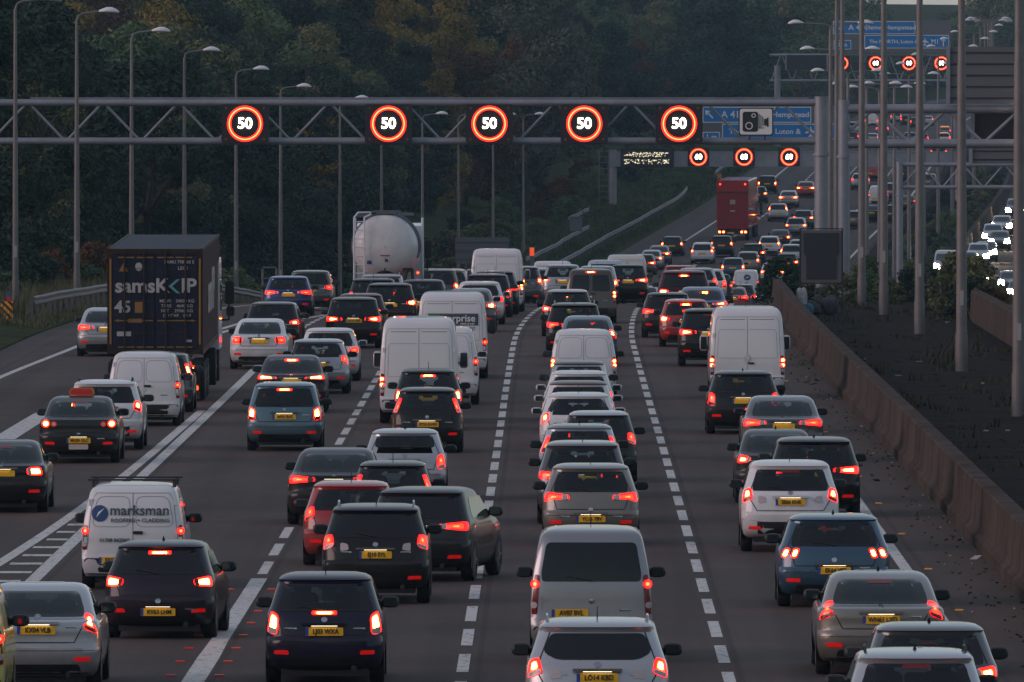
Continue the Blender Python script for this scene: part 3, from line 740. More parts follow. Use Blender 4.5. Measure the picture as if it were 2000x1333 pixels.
def asphalt(name):
    m, t, p = nodes(name); p.inputs['Roughness'].default_value = .85; p.inputs['Specular IOR Level'].default_value = .15
    L = t.links
    uv = t.nodes.new('ShaderNodeUVMap'); uv.uv_map = 'along'
    sx = t.nodes.new('ShaderNodeSeparateXYZ'); L.new(uv.outputs[0], sx.inputs[0])
    tc = t.nodes.new('ShaderNodeTexCoord')
    def noise(sc, det, src, scale=None):
        n = t.nodes.new('ShaderNodeTexNoise'); n.inputs['Scale'].default_value = sc; n.inputs['Detail'].default_value = det; n.inputs['Roughness'].default_value = .65
        if scale:
            mp = t.nodes.new('ShaderNodeMapping'); mp.inputs['Scale'].default_value = scale; L.new(src, mp.inputs[0]); src = mp.outputs[0]
        L.new(src, n.inputs['Vector']); return n.outputs['Fac']
    n1 = noise(.12, 6, tc.outputs['Object']); n2 = noise(5.0, 6, tc.outputs['Object'])
    n3 = noise(1.0, 5, uv.outputs[0], (1.6, .012, 1))          # long streaks along the wheel tracks
    n4 = noise(.9, 8, tc.outputs['Object'])
    def mrange(v, a, b, c, d):
        q = t.nodes.new('ShaderNodeMapRange'); q.inputs['From Min'].default_value = a; q.inputs['From Max'].default_value = b; q.inputs['To Min'].default_value = c; q.inputs['To Max'].default_value = d
        L.new(v, q.inputs['Value']); return q.outputs[0]
    def math_(op, a, b):
        q = t.nodes.new('ShaderNodeMath'); q.operation = op
        for i, v in enumerate((a, b)):
            if isinstance(v, float): q.inputs[i].default_value = v
            else: L.new(v, q.inputs[i])
        return q.outputs[0]
    f = math_('MULTIPLY', mrange(n1, .3, .7, .82, 1.18), mrange(n2, .3, .7, .85, 1.15))
    f = math_('MULTIPLY', f, mrange(n3, .3, .7, .82, 1.18))
    tw = math_('MULTIPLY', sx.outputs['X'], 2 * math.pi / 1.84); tw = math_('SINE', tw, 0.0); f = math_('MULTIPLY', f, mrange(tw, -1.0, 1.0, .93, 1.06))
    ja = math_('FRACT', math_('MULTIPLY', sx.outputs['X'], 1 / 3.67), 0.0); jb = math_('LESS_THAN', math_('ABSOLUTE', math_('SUBTRACT', ja, .06), 0.0), .012); f = math_('MULTIPLY', f, mrange(jb, 0.0, 1.0, 1.0, .72))
    pn = noise(1.0, 1, uv.outputs[0], (.27, .045, 1)); f = math_('MULTIPLY', f, mrange(pn, .60, .62, 1.0, .86))
    base = t.nodes.new('ShaderNodeVectorMath'); base.operation = 'SCALE'; base.inputs[0].default_value = (.070, .054, .050); L.new(f, base.inputs['Scale'])
    # grit and soil gathered on the strip beside the concrete barrier
    dm = math_('MULTIPLY', mrange(sx.outputs['X'], 7.4, 8.6, 0, 1), mrange(n4, .38, .62, 0, .95))
    mi = t.nodes.new('ShaderNodeMix'); mi.data_type = 'RGBA'; L.new(dm, mi.inputs[0]); L.new(base.outputs[0], mi.inputs[6]); mi.inputs[7].default_value = (.085, .056, .036, 1)
    L.new(mi.outputs[2], p.inputs['Base Color'])
    bp = t.nodes.new('ShaderNodeBump'); bp.inputs['Strength'].default_value = .25; bp.inputs['Distance'].default_value = .02; L.new(n2, bp.inputs['Height']); L.new(bp.outputs[0], p.inputs['Normal'])
    return m
M_ASPHALT = asphalt('asphalt')
def worn_white():
    m, t, p = nodes('worn_white_paint'); p.inputs['Roughness'].default_value = .6
    tc = t.nodes.new('ShaderNodeTexCoord'); n = t.nodes.new('ShaderNodeTexNoise'); n.inputs['Scale'].default_value = 7; n.inputs['Detail'].default_value = 8; n.inputs['Roughness'].default_value = .75
    mp = t.nodes.new('ShaderNodeMapping'); mp.inputs['Scale'].default_value = (1, .25, 1)
    t.links.new(tc.outputs['Object'], mp.inputs[0]); t.links.new(mp.outputs[0], n.inputs['Vector'])
    r = t.nodes.new('ShaderNodeValToRGB'); e = r.color_ramp.elements; e[0].position = .36; e[0].color = (.07, .065, .063, 1); e[1].position = .47; e[1].color = (.52, .50, .47, 1)
    t.links.new(n.outputs['Fac'], r.inputs['Fac']); t.links.new(r.outputs['Color'], p.inputs['Base Color'])
    return m
M_LINE = worn_white()

offs = [-700, -420, -260, -170, -110, -80, -62, -50, -42, -36, -31, -27, -24, -21, -18.5, lambda y: EL(y) - 1.2, lambda y: EL(y) - .02, lambda y: EL(y) + .02,
        -8, 0, 8.78, 8.82, 10, 12, 14, 15.88, 15.92, 24, 32.98, 33.02, 36, 40, 46, 54, 64, 80, 110, 160, 260, 420, 700]
sheet('ground', offs, terrain, M_GRASS, -3000, 6000)
sheet('motorway', [lambda y: EL(y), -11, -9, -7, -5, -3, -1, 1, 3, 5, 7, 7.6, 8.2, 8.8], lambda d, y: gz(y), M_ASPHALT, -900)
sheet('far_carriageway', [15.95, 18, 22, 26, 30, 32.9], lambda d, y: gz(y), M_ASPHALT, -900)
sheet('central_reservation', [9.15, 10.2, 11.2, 12.2, 13.2, 14.2, 15.3], lambda d, y: gz(y) + .03 + .02 * bump(d * 5, y), M_RESERVE, -900, 2400)

mk = MB()
def line(df, y0, y1, w_=.18, step=6.0, zo=.006):
    n = max(1, int((y1 - y0) / step)); l_, r_ = [], []
    for i in range(n + 1):
        y = y0 + (y1 - y0) * i / n; d = df(y) if callable(df) else df; x = A(y) + d; ww = w_(y) if callable(w_) else w_
        l_.append((x - ww / 2, y, gz(y) + zo)); r_.append((x + ww / 2, y, gz(y) + zo))
    mk.strip(l_, r_)
def dashes(d, y0, y1, mark=6.0, per=9.0, w_=.17):
    y = y0
    while y < y1: line(d, y, y + mark, w_ , 3.0); y += per
for d, y0 in ((0.0, 176), (3.72, 179)): dashes(d, y0, 1500)
dashes(-3.62, 232, 1500); dashes(-7.22, 405, 700, 4.0, 6.0)
line(lambda y: -3.62 - .002 * (232 - y), 180, 230, lambda y: .27 + .05 * (y < 205))
line(7.25, 170, 2300, .20)
DL = hermite([(150, -10.3), (217, -8.62), (254, -8.0), (288, -7.72), (330, -7.56), (350, -7.5)])
line(lambda y: -7.3 + .06 * math.sin(y * .02), 150, 402, .24); line(DL, 150, 345, .22)
for i in range(34):                      # transverse bars of the ghost island
    y = 175 + i * 4.1
    l_ = DL(y) + .16; r_ = -7.3 - .16
    if r_ - l_ > .25:
        x0, x1 = A(y) + l_ + (r_ - l_) * random.uniform(0, .12), A(y) + r_ - (r_ - l_) * random.uniform(.0, .15)
        mk.strip([(x0, y, gz(y) + .006), (x0, y + .95, gz(y) + .006)], [(x1, y, gz(y) + .006), (x1, y + .95, gz(y) + .006)])
L_LOW = hermite([(180, -10.9), (334, -11.35), (400, -10.6), (457, -9.4), (490, -7.5), (505, -7.3)])
line(L_LOW, 190, 505, lambda y: .55 if y < 345 else .26)
L_UP = hermite([(440, -10.2), (520, -8.7), (600, -7.4), (640, -7.3)])
line(L_UP, 445, 640, .22)
L_1 = hermite([(200, -14.3), (300, -14.25), (378, -14.1), (422, -13.5), (540, -11.8), (700, -9.4), (850, -7.6), (900, -7.35), (2400, -7.35)])
line(L_1, 300, 2300, .20)
dashes(20.1, 420, 2000, 2.0, 9.0, .16); dashes(23.75, 420, 2000, 2.0, 9.0, .16); line(16.75, 400, 2300, .16); line(27.4, 400, 2300, .18)
o = mk.build('road_markings', M_LINE, None, 0); o['kind'] = 'structure'

# road studs
sm = MB(); sm.box((0, 0, .012), (.13, .09, .024)); M_STUD_A = mat('amber_stud', (.95, .42, .03), .25); M_STUD_R = mat('red_stud', (.85, .05, .03), .25)
sa = sm.mesh('road_stud', M_STUD_A); sr = sm.mesh('road_stud', M_STUD_R)
def stud(me, d, y, lab, grp):
    o = link('road_stud', me); o.location = (A(y) + d, y, gz(y) + .004); tag(o, lab, 'road stud', grp)
for i in range(17): stud(sa, 7.62, 198.2 + 17.95 * i, 'small amber reflective stud on the grit beside the outer edge line', 'amber road studs')
for i in range(9):
    y = 188 + 4.6 * i
    for k in (-.34, .34): stud(sr, -3.64 + k - .002 * (232 - y), y, 'small red reflective stud beside the solid white line in the foremost lanes', 'red road studs')

# ---------------------------------------------------------------- concrete barriers
def concrete():
    m, t, p = nodes('stained_concrete'); p.inputs['Roughness'].default_value = 1.0; p.inputs['Specular IOR Level'].default_value = .03; L = t.links
    tc = t.nodes.new('ShaderNodeTexCoord')
    def noise(sc, det, scale):
        mp = t.nodes.new('ShaderNodeMapping'); mp.inputs['Scale'].default_value = scale; L.new(tc.outputs['Object'], mp.inputs[0])
        n = t.nodes.new('ShaderNodeTexNoise'); n.inputs['Scale'].default_value = sc; n.inputs['Detail'].default_value = det; n.inputs['Roughness'].default_value = .7; L.new(mp.outputs[0], n.inputs['Vector']); return n.outputs['Fac']
    a = noise(1.0, 7, (1, .28, .12)); b_ = noise(3.0, 8, (1, .5, 1))
    r = t.nodes.new('ShaderNodeValToRGB'); e = r.color_ramp.elements; e[0].position = .32; e[0].color = (.030, .023, .020, 1); e[1].position = .68; e[1].color = (.105, .080, .068, 1)
    ad = t.nodes.new('ShaderNodeMath'); ad.operation = 'MULTIPLY_ADD'; ad.inputs[1].default_value = .45; L.new(b_, ad.inputs[0])
    mu = t.nodes.new('ShaderNodeMath'); mu.operation = 'MULTIPLY'; mu.inputs[1].default_value = .6; L.new(a, mu.inputs[0]); L.new(mu.outputs[0], ad.inputs[2])
    L.new(ad.outputs[0], r.inputs['Fac'])
    sp_ = t.nodes.new('ShaderNodeSeparateXYZ'); L.new(tc.outputs['Object'], sp_.inputs[0])
    def m2(op, v, k): q = t.nodes.new('ShaderNodeMath'); q.operation = op; L.new(v, q.inputs[0]); q.inputs[1].default_value = k; return q.outputs[0]
    jt = m2('LESS_THAN', m2('FRACT', m2('MULTIPLY', sp_.outputs['Y'], 1 / 9.0), 0), .012)
    st = noise(1.0, 3, (.0, .9, .05)); stm = t.nodes.new('ShaderNodeMapRange'); L.new(st, stm.inputs['Value']); stm.inputs['From Min'].default_value = .52; stm.inputs['From Max'].default_value = .66; stm.inputs['To Max'].default_value = .55
    mm = t.nodes.new('ShaderNodeMath'); mm.operation = 'MAXIMUM'; L.new(jt, mm.inputs[0]); L.new(stm.outputs[0], mm.inputs[1])
    mi = t.nodes.new('ShaderNodeMix'); mi.data_type = 'RGBA'; L.new(mm.outputs[0], mi.inputs[0]); L.new(r.outputs['Color'], mi.inputs[6]); mi.inputs[7].default_value = (.030, .022, .017, 1); L.new(mi.outputs[2], p.inputs['Base Color'])
    bp = t.nodes.new('ShaderNodeBump'); bp.inputs['Strength'].default_value = .4; bp.inputs['Distance'].default_value = .03; L.new(b_, bp.inputs['Height']); L.new(bp.outputs[0], p.inputs['Normal'])
    return m
M_CONC = concrete()
def barrier(prof, y0, y1, lab):
    ys = ysteps(y0, y1); b = MB(); n = len(prof)
    for y in ys:
        for d, h in prof: b.v.append((A(y) + d, y, gz(y) + h))
    for j in range(len(ys) - 1):
        for i in range(n - 1): b.f.append([j * n + i, j * n + i + 1, (j + 1) * n + i + 1, (j + 1) * n + i]); b.m.append(0)
    b.f.append(list(range(n))); b.m.append(0); b.f.append(list(range(len(b.v) - n, len(b.v)))[::-1]); b.m.append(0)
    o = b.build('concrete_barrier', M_CONC, None, 25); tag(o, lab, 'barrier')
barrier([(8.74, -.05), (8.74, .20), (8.82, .26), (8.86, .34), (8.90, 1.02), (8.93, 1.05), (9.20, 1.05), (9.23, 1.02), (9.25, -.05)], 100, 1500, 'long stained concrete barrier between the grit strip and the central reservation')
barrier([(15.35, -.05), (15.40, 1.02), (15.44, 1.06), (15.72, 1.06), (15.76, 1.02), (15.84, .3), (15.90, -.05)], 300, 1900, 'low brown concrete barrier beside the oncoming traffic')

# ---------------------------------------------------------------- crash barriers and verge furniture
def guard_rail(pts, lab, post=3.2, h=.68):
    """pts: list of (offset, Y); W-beam on steel posts"""
    f = hermite([(y, d) for d, y in pts]); y0, y1 = pts[0][1], pts[-1][1]
    root = empty('crash_barrier', (A(y0) + f(y0), y0, terrain(f(y0), y0))); tag(root, lab, 'crash barrier')
    ox = Vector(root.location)
    prof = [(0, -.155), (.07, -.12), (.07, -.06), (0, -.02), (0, .02), (.07, .06), (.07, .12), (0, .155)]
    b = MB(); ys = []; y = y0
    while y < y1: ys.append(y); y += 3.2
    ys.append(y1)
    for y in ys:
        d = f(y); zz = terrain(d, y) + h
        for a, c in prof: b.v.append((A(y) + d + a - ox.x, y - ox.y, zz + c - ox.z))
    n = len(prof)
    for j in range(len(ys) - 1):
        for i in range(n - 1): b.f.append([j * n + i, j * n + i + 1, (j + 1) * n + i + 1, (j + 1) * n + i]); b.m.append(0)
    b.build('rail', M_STEEL, root, 30)
    pm = MB(); pm.box((0, 0, (h + .05) / 2 - .2), (.09, .12, h + .45)); me = pm.mesh('post', M_STEEL)
    np_ = 0; y = y0 + .5
    while y < y1 and np_ < 95:
        o = link('post', me, root); d = f(y); o.location = (A(y) + d - .08 - ox.x, y - ox.y, terrain(d, y) - ox.z); y += post; np_ += 1
guard_rail([(-16.55, 468), (-16.3, 520), (-16.0, 600), (-15.4, 700), (-14.2, 800)], 'galvanised crash barrier along the grass verge behind the striped hazard board', 4.0)
guard_rail([(-12.9, 915), (-12.6, 980), (-12.3, 1060), (-12.1, 1120), (-12.1, 1200), (-12.5, 1226)], 'curving galvanised crash barrier on the grass bank beside the hard shoulder', 4.0)
guard_rail([(-15.2, 1000), (-15.0, 1040), (-14.8, 1090)], 'short second crash barrier set back on the grass bank', 4.0)
guard_rail([(-12.0, 1290), (-12.0, 1370), (-12, 1450)], 'distant crash barrier starting at a small striped board', 4.0)
guard_rail([(-17.9, 1120), (-17.7, 1150)], 'short low rail among the grass by the message gantry leg', 4.0, .5)

def striped(name):
    m, t, p = nodes(name); p.inputs['Roughness'].default_value = .35
    tc = t.nodes.new('ShaderNodeTexCoord'); wv = t.nodes.new('ShaderNodeTexWave'); wv.wave_type = 'BANDS'; wv.bands_direction = 'DIAGONAL'; wv.inputs['Scale'].default_value = 2.6
    mp = t.nodes.new('ShaderNodeMapping'); mp.inputs['Scale'].default_value = (1, 0, 1); t.links.new(tc.outputs['Object'], mp.inputs[0]); t.links.new(mp.outputs[0], wv.inputs['Vector'])
    r = t.nodes.new('ShaderNodeValToRGB'); r.color_ramp.interpolation = 'CONSTANT'; e = r.color_ramp.elements; e[0].color = (.008, .008, .008, 1); e[1].position = .5; e[1].color = (.85, .30, .02, 1)
    t.links.new(wv.outputs['Fac'], r.inputs['Fac']); t.links.new(r.outputs['Color'], p.inputs['Base Color']); return m
M_STRIPE = striped('hazard_stripes')
def hazard(px, pyc, Y, w_, h, lab):
    x = wx(px, Y); d = x - A(Y); zt = terrain(d, Y); zc = wz(pyc, Y)
    r = empty('hazard_board', (x, Y, zt)); tag(r, lab, 'sign')
    b = MB(); b.rbox((0, -.03, zc - zt), (w_, .03, h), .03); b.build('board', M_STRIPE, r)
    b = MB(); b.tube((0, .02, -.1), (0, .02, zc - zt + h / 2 - .02), .035); b.build('post', M_STEEL, r)
hazard(13, 608, 464, .40, .66, 'orange and black striped hazard board at the start of the verge crash barrier')
hazard(1405, 346, 1288, .45, .62, 'tiny distant striped hazard board on the grass bank above the red lorry')
def marker_post(px, py0, py1, Y, cols, lab, nm, cat, w_=.14):
    x = wx(px, Y); d = x - A(Y); zt = terrain(d, Y); r = empty(nm, (x, Y, zt)); tag(r, lab, cat)
    h0, h1 = wz(py1, Y) - zt, wz(py0, Y) - zt
    b = MB(); b.box((0, .02, h0 / 2), (w_ * .8, .05, h0 + .6)); b.build('post', M_STEEL, r)
    for k, (f0, f1, m, n_) in enumerate(cols):
        b = MB(); b.rbox((0, -.02, h0 + (h1 - h0) * (f0 + f1) / 2), (w_, .05, (h1 - h0) * (f1 - f0)), .015); b.build(n_, m, r)
marker_post(17, 570, 592, 466, [(0, .55, mat('red_band', (.6, .02, .02), .4), 'red_panel'), (.58, 1, mat('blue_band', (.02, .08, .25), .4), 'blue_panel')], 'slim marker post with red and blue panels behind the hazard board', 'marker_post', 'marker post', .12)
marker_post(1039, 484, 500, 800, [(0, 1, mat('orange_box_glow', (.85, .12, .03), .4, emit=(1, .10, .03), es=.25), 'phone_box')], 'orange emergency telephone box on a grey post beyond the white van', 'emergency_phone', 'phone box', .26)  # box colour has a faint added glow, no lamp inside
# framed sign seen from behind, back of a road sign, cabinet
def sign_back(px0, px1, py0, py1, Y, lab, nm='road_sign', legs=(.2, .8), m=None, ribs=3, frame=False):
    x0, x1 = wx(px0, Y), wx(px1, Y); xc = (x0 + x1) / 2; d = xc - A(Y); zt = terrain(d, Y); r = empty(nm, (xc, Y, zt)); tag(r, lab, 'sign')
    z0, z1 = wz(py1, Y) - zt, wz(py0, Y) - zt; w_ = x1 - x0
    if frame:
        b = MB()
        for z in (z0, (z0 + z1) * .5, z1): b.tube((-w_ / 2, 0, z), (w_ / 2, 0, z), .03)
        b.build('crossbar', M_STEEL, r)
    else:
        b = MB(); b.rbox((0, 0, (z0 + z1) / 2), (w_, .04, z1 - z0), .06)
        for k in range(ribs): b.box((0, -.045, z0 + (z1 - z0) * (k + .5) / ribs), (w_ * .96, .045, .06))
        b.build('panel', m or M_STEEL, r)
    for f in legs:
        b = MB(); x = -w_ / 2 + w_ * f; b.tube((x, .05, -.3), (x, .05, z1 - .05), .05); b.build('leg', M_STEEL, r)
sign_back(513, 540, 523, 566, 540, 'thin empty metal sign frame on the verge behind the blue car', 'empty_sign', (0, 1), frame=True)
M_SIGNBACK = mat('sign_back_grey', (.10, .105, .115), .6)
sign_back(889, 994, 464, 514, 700, 'grey back of a road sign standing by the woods behind the white van', m=M_SIGNBACK)
x = wx(1125, 1000); d = x - A(1000); c_ = MB(); c_.rbox((0, 0, .5), (.9, .5, 1.0), .03); c_.box((0, 0, 1.03), (1.0, .6, .06)); c_.box((0, -.26, .5), (.02, .02, .9))
o = c_.build('roadside_cabinet', M_SIGNBACK); o.location = (x, 1000, wz(452, 1000)); tag(o, 'small grey equipment cabinet on the bank below the woods', 'cabinet')

# ---------------------------------------------------------------- lamp posts
lampm = {}
def lamp_head(parent, x, y, z, s_):
    if 'h' not in lampm:
        b = MB(); n = 10; secs = []
        for i, (u, wd, hh, zz) in enumerate([(0, .05, .05, 0), (.10, .11, .09, .01), (.3, .16, .15, .03), (.5, .165, .16, .02), (.68, .13, .11, -.01), (.78, .05, .04, -.03)]):
            for k in range(n):
                a = 2 * math.pi * k / n; c, q = math.cos(a), math.sin(a); secs.append((u, wd * c, zz + hh * q * (1 if q > 0 else .45)))
        b.add(secs, [(i * n + k, i * n + (k + 1) % n, (i + 1) * n + (k + 1) % n, (i + 1) * n + k) for i in range(5) for k in range(n)] + [list(range(n)), list(range(5 * n, 6 * n))])
        lampm['h'] = b.mesh('lamp_head', M_LAMPHEAD, 60)
    o = link('lamp_head', lampm['h'], parent); o.location = (x, y, z)
    if s_ < 0: o.rotation_euler = (0, 0, math.pi)
def num_plate(parent, z, r):
    b = MB(); b.rbox((0, -r - .012, z), (.11, .02, .42), .02); p = b.build('number_plate', mat('post_plate', (.30, .30, .29), .5), parent)
    b = MB()
    for dz in (-.16, .16): b.tube((-.02, 0, z + dz), (.22, 0, z + dz), .012, n=6)
    b.build('plate_band', M_BLACK, parent)
def lamp_post(x, Y, zb, h, lab, grp, arms, r0=.14, r1=.07, plate=True, reach=1.35):
    r = empty('lamp_post', (x, Y, zb)); tag(r, lab, 'lamp post', grp)
    b = MB(); b.tube((0, 0, -.4), (0, 0, 1.1), r0 * 1.12, n=14); b.tube((0, 0, 1.1), (0, 0, h * .6), r0, (r0 + r1) / 2, n=14); b.tube((0, 0, h * .6), (0, 0, h - .3), (r0 + r1) / 2 * .92, r1, n=14)
    b.build('pole', M_POST, r)
    for s_ in arms:
        b = MB(); b.path([(0, 0, h - .35), (s_ * .06, 0, h - .12), (s_ * .25, 0, h - .03), (s_ * reach, 0, h + .04)], .038)
        b.build('arm', M_POST, r); lamp_head(r, s_ * reach, 0, h + .04, s_)
    if plate: num_plate(r, 2.1, r0)
ORD = ['first', 'second', 'third', 'fourth', 'fifth', 'sixth', 'seventh', 'eighth', 'ninth', 'tenth', 'eleventh', 'twelfth', 'thirteenth', 'fourteenth', 'fifteenth', 'sixteenth', 'seventeenth', 'eighteenth', 'nineteenth', 'twentieth', 'twenty-first', 'twenty-second', 'twenty-third', 'twenty-fourth', 'twenty-fifth', 'twenty-sixth']
VP = [(30, -4, 490), (150, 20, 530), (257, 58, 580), (360, 96, 630), (461, 133, 680), (548, 167, 730), (664, 190, 780), (745, 205, 830), (825, 221, 880), (895, 222, 930), (963, 222, 985), (1022, 222, 1035)]
for i, (px, py, Y) in enumerate(VP):
    x = wx(px, Y); d = x - A(Y); zb = terrain(d, Y); h = wz(py, Y) - zb - .1
    lamp_post(x, Y, zb, h, f'single-arm lamp post on the wooded verge, {ORD[i]} along from the striped hazard board', 'lamp posts along the wooded verge', (1,), .12 if i else .11, .055, i < 6, .85)
YS = [338, 389, 445, 493, 536] + [590 + 50 * k for k in range(21)]
for i, Y in enumerate(YS):
    d = 12.75; x = A(Y) + d
    if i < 5: x = wx((1990, 1878, 1796, 1726, 1683)[i], Y)
    elif i < 10: x = wx((1645, 1634, 1622, 1640, 1656)[i - 5], Y)
    lamp_post(x, Y, gz(Y), 14.5, f'tall twin-arm lamp post on the central reservation, {ORD[i]} counting away from the footbridge', 'lamp posts along the central reservation', (-1, 1), .155, .085, i < 6, 1.35)

# ---------------------------------------------------------------- gantries, signals and signs
M_RING = mat('signal_red_ring', (.5, .01, .01), .3, emit=(1.0, .010, .008), es=2.2)
M_RINGC = mat('signal_ring_core', (.8, .3, .05), .3, emit=(1.0, .11, .025), es=4.2)
M_DIGIT = mat('signal_white_digits', (.9, .9, .85), .3, emit=(1.0, .93, .72), es=7.0)
def annulus(b, r0, r1, y, mi, n=40, cx=0, cz=0):
    vs = []
    for r in (r0, r1): vs += [(cx + r * math.cos(2 * math.pi * i / n), y, cz + r * math.sin(2 * math.pi * i / n)) for i in range(n)]
    b.add(vs, [(i, (i + 1) % n, n + (i + 1) % n, n + i) for i in range(n)], mi)
def signal(px, py, Y, wpx, hpx, rpx, num, lab, grp):
    s_ = pxs(Y); r = empty('speed_limit_signal', (wx(px, Y), Y - .45, wz(py, Y))); tag(r, lab, 'speed signal', grp)
    b = MB(); b.rbox((0, .12, 0), (wpx / s_, .30, hpx / s_), .10); b.build('housing', M_SIGNBOX, r)
    b = MB(); q = rpx / s_
    annulus(b, q * .82, q * .90, -.045, 0); annulus(b, q * .90, q * .96, -.045, 1); annulus(b, q * .96, q * 1.06, -.045, 0)
    b.build('ring', [M_RING, M_RINGC], r, 0)
    b = MB()
    for sx in (-1, 1):
        for sz in (-1, 1): b.tube((sx * wpx / s_ * .40, -.045, sz * hpx / s_ * .40), (sx * wpx / s_ * .40, -.03, sz * hpx / s_ * .40), .05 * wpx / 92, n=10)
    b.build('corner_lamp', mat('corner_lamp_glass', (.16, .08, .06), .2), r)
    lettering(num, q * .90, M_DIGIT, (0, -.055, 0), r, (.007 * q / .66) if num == '50' else .004, .98, 'numerals')
def truss(root, x0, x1, z0, z1, r, nodes_bottom, nodes_top, y=0, rb=None):
    for nm, z in (('top_chord', z1), ('bottom_chord', z0)):
        b = MB(); b.tube((x0, y, z), (x1, y, z), r, n=14); b.build(nm, M_GANTRY, root)
    b = MB(); rb = rb or r * .36
    allp = sorted([(x, z0 + r * .6) for x in nodes_bottom] + [(x, z1 - r * .6) for x in nodes_top])
    for p, q in zip(allp, allp[1:]):
        dx = .10 * (1 if q[0] > p[0] else -1); b.tube((p[0] + dx, y, p[1]), (q[0] - dx, y, q[1]), rb, n=8)
    b.build('bracing', M_GANTRY, root)
def column(root, x, z0, z1, r, collar=None):
    b = MB(); b.tube((x, 0, z0), (x, 0, z1), r, n=24)
    if collar is not None:
        b.tube((x, 0, collar - .06), (x, 0, collar + .06), r * 1.22, n=24); b.tube((x, 0, z0), (x, 0, z0 + .5), r * 1.15, n=24)
    b.build('column', M_GANTRY, root)
def frame_of(Y, px=1000, py=HY):
    def X(p): return wx(p, Y)
    def Z(p): return wz(p, Y)
    return X, Z
# first gantry, over the near carriageway
Y1 = 540; X, Z = frame_of(Y1); g = empty('sign_gantry', (X(1610), Y1, gz(Y1))); tag(g, 'wide tubular truss gantry carrying five glowing speed signals across the near lanes', 'gantry')
gx, gy = g.location.x, g.location.z
def LX(p): return X(p) - gx
def LZ(p): return Z(p) - gy
nb = [LX(128 - 147 * 2 + 147.2 * k) for k in range(13)]; nt_ = [LX(128 - 147 * 2 + 147.2 * k + 73.6) for k in range(12)]
truss(g, LX(-250), LX(1604), LZ(276), LZ(201), .14, nb, nt_)
column(g, LX(1604), -.2, LZ(189), .27, LZ(302))
b = MB(); b.box((LX(820), .1, LZ(192)), (X(1570) - X(50), .25, .05)); b.build('cable_tray', M_GANTRY, g)
NM = ['over the slip lane', 'over the inner lane beside the tanker', 'above the white van, middle of the five', 'over the third lane, beside two others', 'beside the blue sign, last before the gantry leg']
for px, t in zip((479, 759, 956, 1141, 1326), NM):
    signal(px, 242, Y1, 92, 76, 33, '50', f'glowing red-ringed 50 signal {t}', 'fifty speed signals on the wide gantry')
# speed camera sign on the gantry
r = empty('speed_camera_sign', (X(1476), Y1 - .4, Z(238))); tag(r, 'white speed camera sign with black camera symbol hung on the gantry', 'sign')
M_SIGNW = mat('sign_white', (.72, .70, .66), .4); M_SIGNK = mat('sign_black', (.012, .012, .014), .4)
b = MB(); b.rbox((0, .03, 0), (1.36, .04, 1.10), .10, 0); b.rbox((0, .0, 0), (1.26, .02, 1.00), .08, 1); b.build('panel', [M_SIGNK, M_SIGNW], r)
b = MB(); b.rbox((-.22, -.018, 0), (.60, .012, .78), .09, 0)
annulus(b, .11, .145, -.028, 1, 24, -.27, -.16); annulus(b, .055, .085, -.028, 1, 20, -.09, .24)
for k in range(3): b.box((.12 + k * .075, -.018, .02 - .0 * k), (.03, .012, .56 - .10 * k))
b.box((.22, -.018, -.245), (.2, .012, .03)); b.box((.38, -.018, -.02), (.12, .012, .26)); b.box((.46, -.018, -.02), (.06, .012, .36)); b.build('camera_symbol', [M_SIGNK, M_SIGNW], r, 0)
b = MB()
for sx in (-.25, .35): b.tube((sx, .08, -.72), (sx, .08, .5), .03, n=6)
b.build('bracket', M_SIGNK, r)
# gantry over the oncoming side
Y1b = 556; X, Z = frame_of(Y1b); g = empty('sign_gantry', (X(1652), Y1b, gz(Y1b))); tag(g, 'truss gantry over the oncoming carriageway with large grey sign backs', 'gantry')
gx, gy = g.location.x, g.location.z
truss(g, LX(1650), LX(2180), LZ(281), LZ(213), .185, [LX(1633 + 144 * k) for k in range(5)], [LX(1705 + 144 * k) for k in range(4)], rb=.07)
column(g, LX(1648), -.2, LZ(196), .23, LZ(306))
def back_panel(px0, px1, py0, py1, Y, lab, ribs, m=M_SIGNBACK, dy=.3):
    s_ = pxs(Y); r = empty('ribbed_sign', (wx((px0 + px1) / 2, Y), Y - dy, wz((py0 + py1) / 2, Y))); tag(r, lab, 'sign')
    w_, h = (px1 - px0) / s_, (py1 - py0) / s_
    b = MB(); b.rbox((0, 0, 0), (w_, .10, h), .03); b.build('panel', m, r)
    b = MB()
    for k in range(ribs): b.box((0, -.075, -h / 2 + h * (k + .5) / ribs), (w_ * .985, .05, .05))
    b.build('rib', M_SIGNBOX, r)
    for f in (-.5, .5):
        b = MB(); b.box((w_ * f * .96, -.10, 0), (.16, .10, h + .1)); b.build('upright', M_GANTRY, r)
back_panel(1848, 1996, 92, 203, Y1b, 'large ribbed grey back of a sign rising above the far gantry truss', 5)
back_panel(1893, 2010, 287, 320, Y1b + 60, 'narrow ribbed grey sign back below the far gantry truss', 2)
back_panel(1898, 1990, 221, 274, Y1b + 2, 'black message sign housing hung inside the far gantry truss', 0, M_SIGNBOX, -.2)
r = empty('flood_lamp', (X(1988), Y1b - .5, Z(223))); tag(r, 'bright white lamp on the truss beside the tall lamp post', 'lamp')
b = MB(); b.ellipsoid((0, -.05, 0), (.13, .08, .13)); b.build('lens', mat('flood_lens', (1, 1, 1), .2, emit=(1, .82, .5), es=16), r); b = MB(); b.tube((0, 0, 0), (0, .3, 0), .16, .10, 12); b.build('housing', M_SIGNBOX, r)
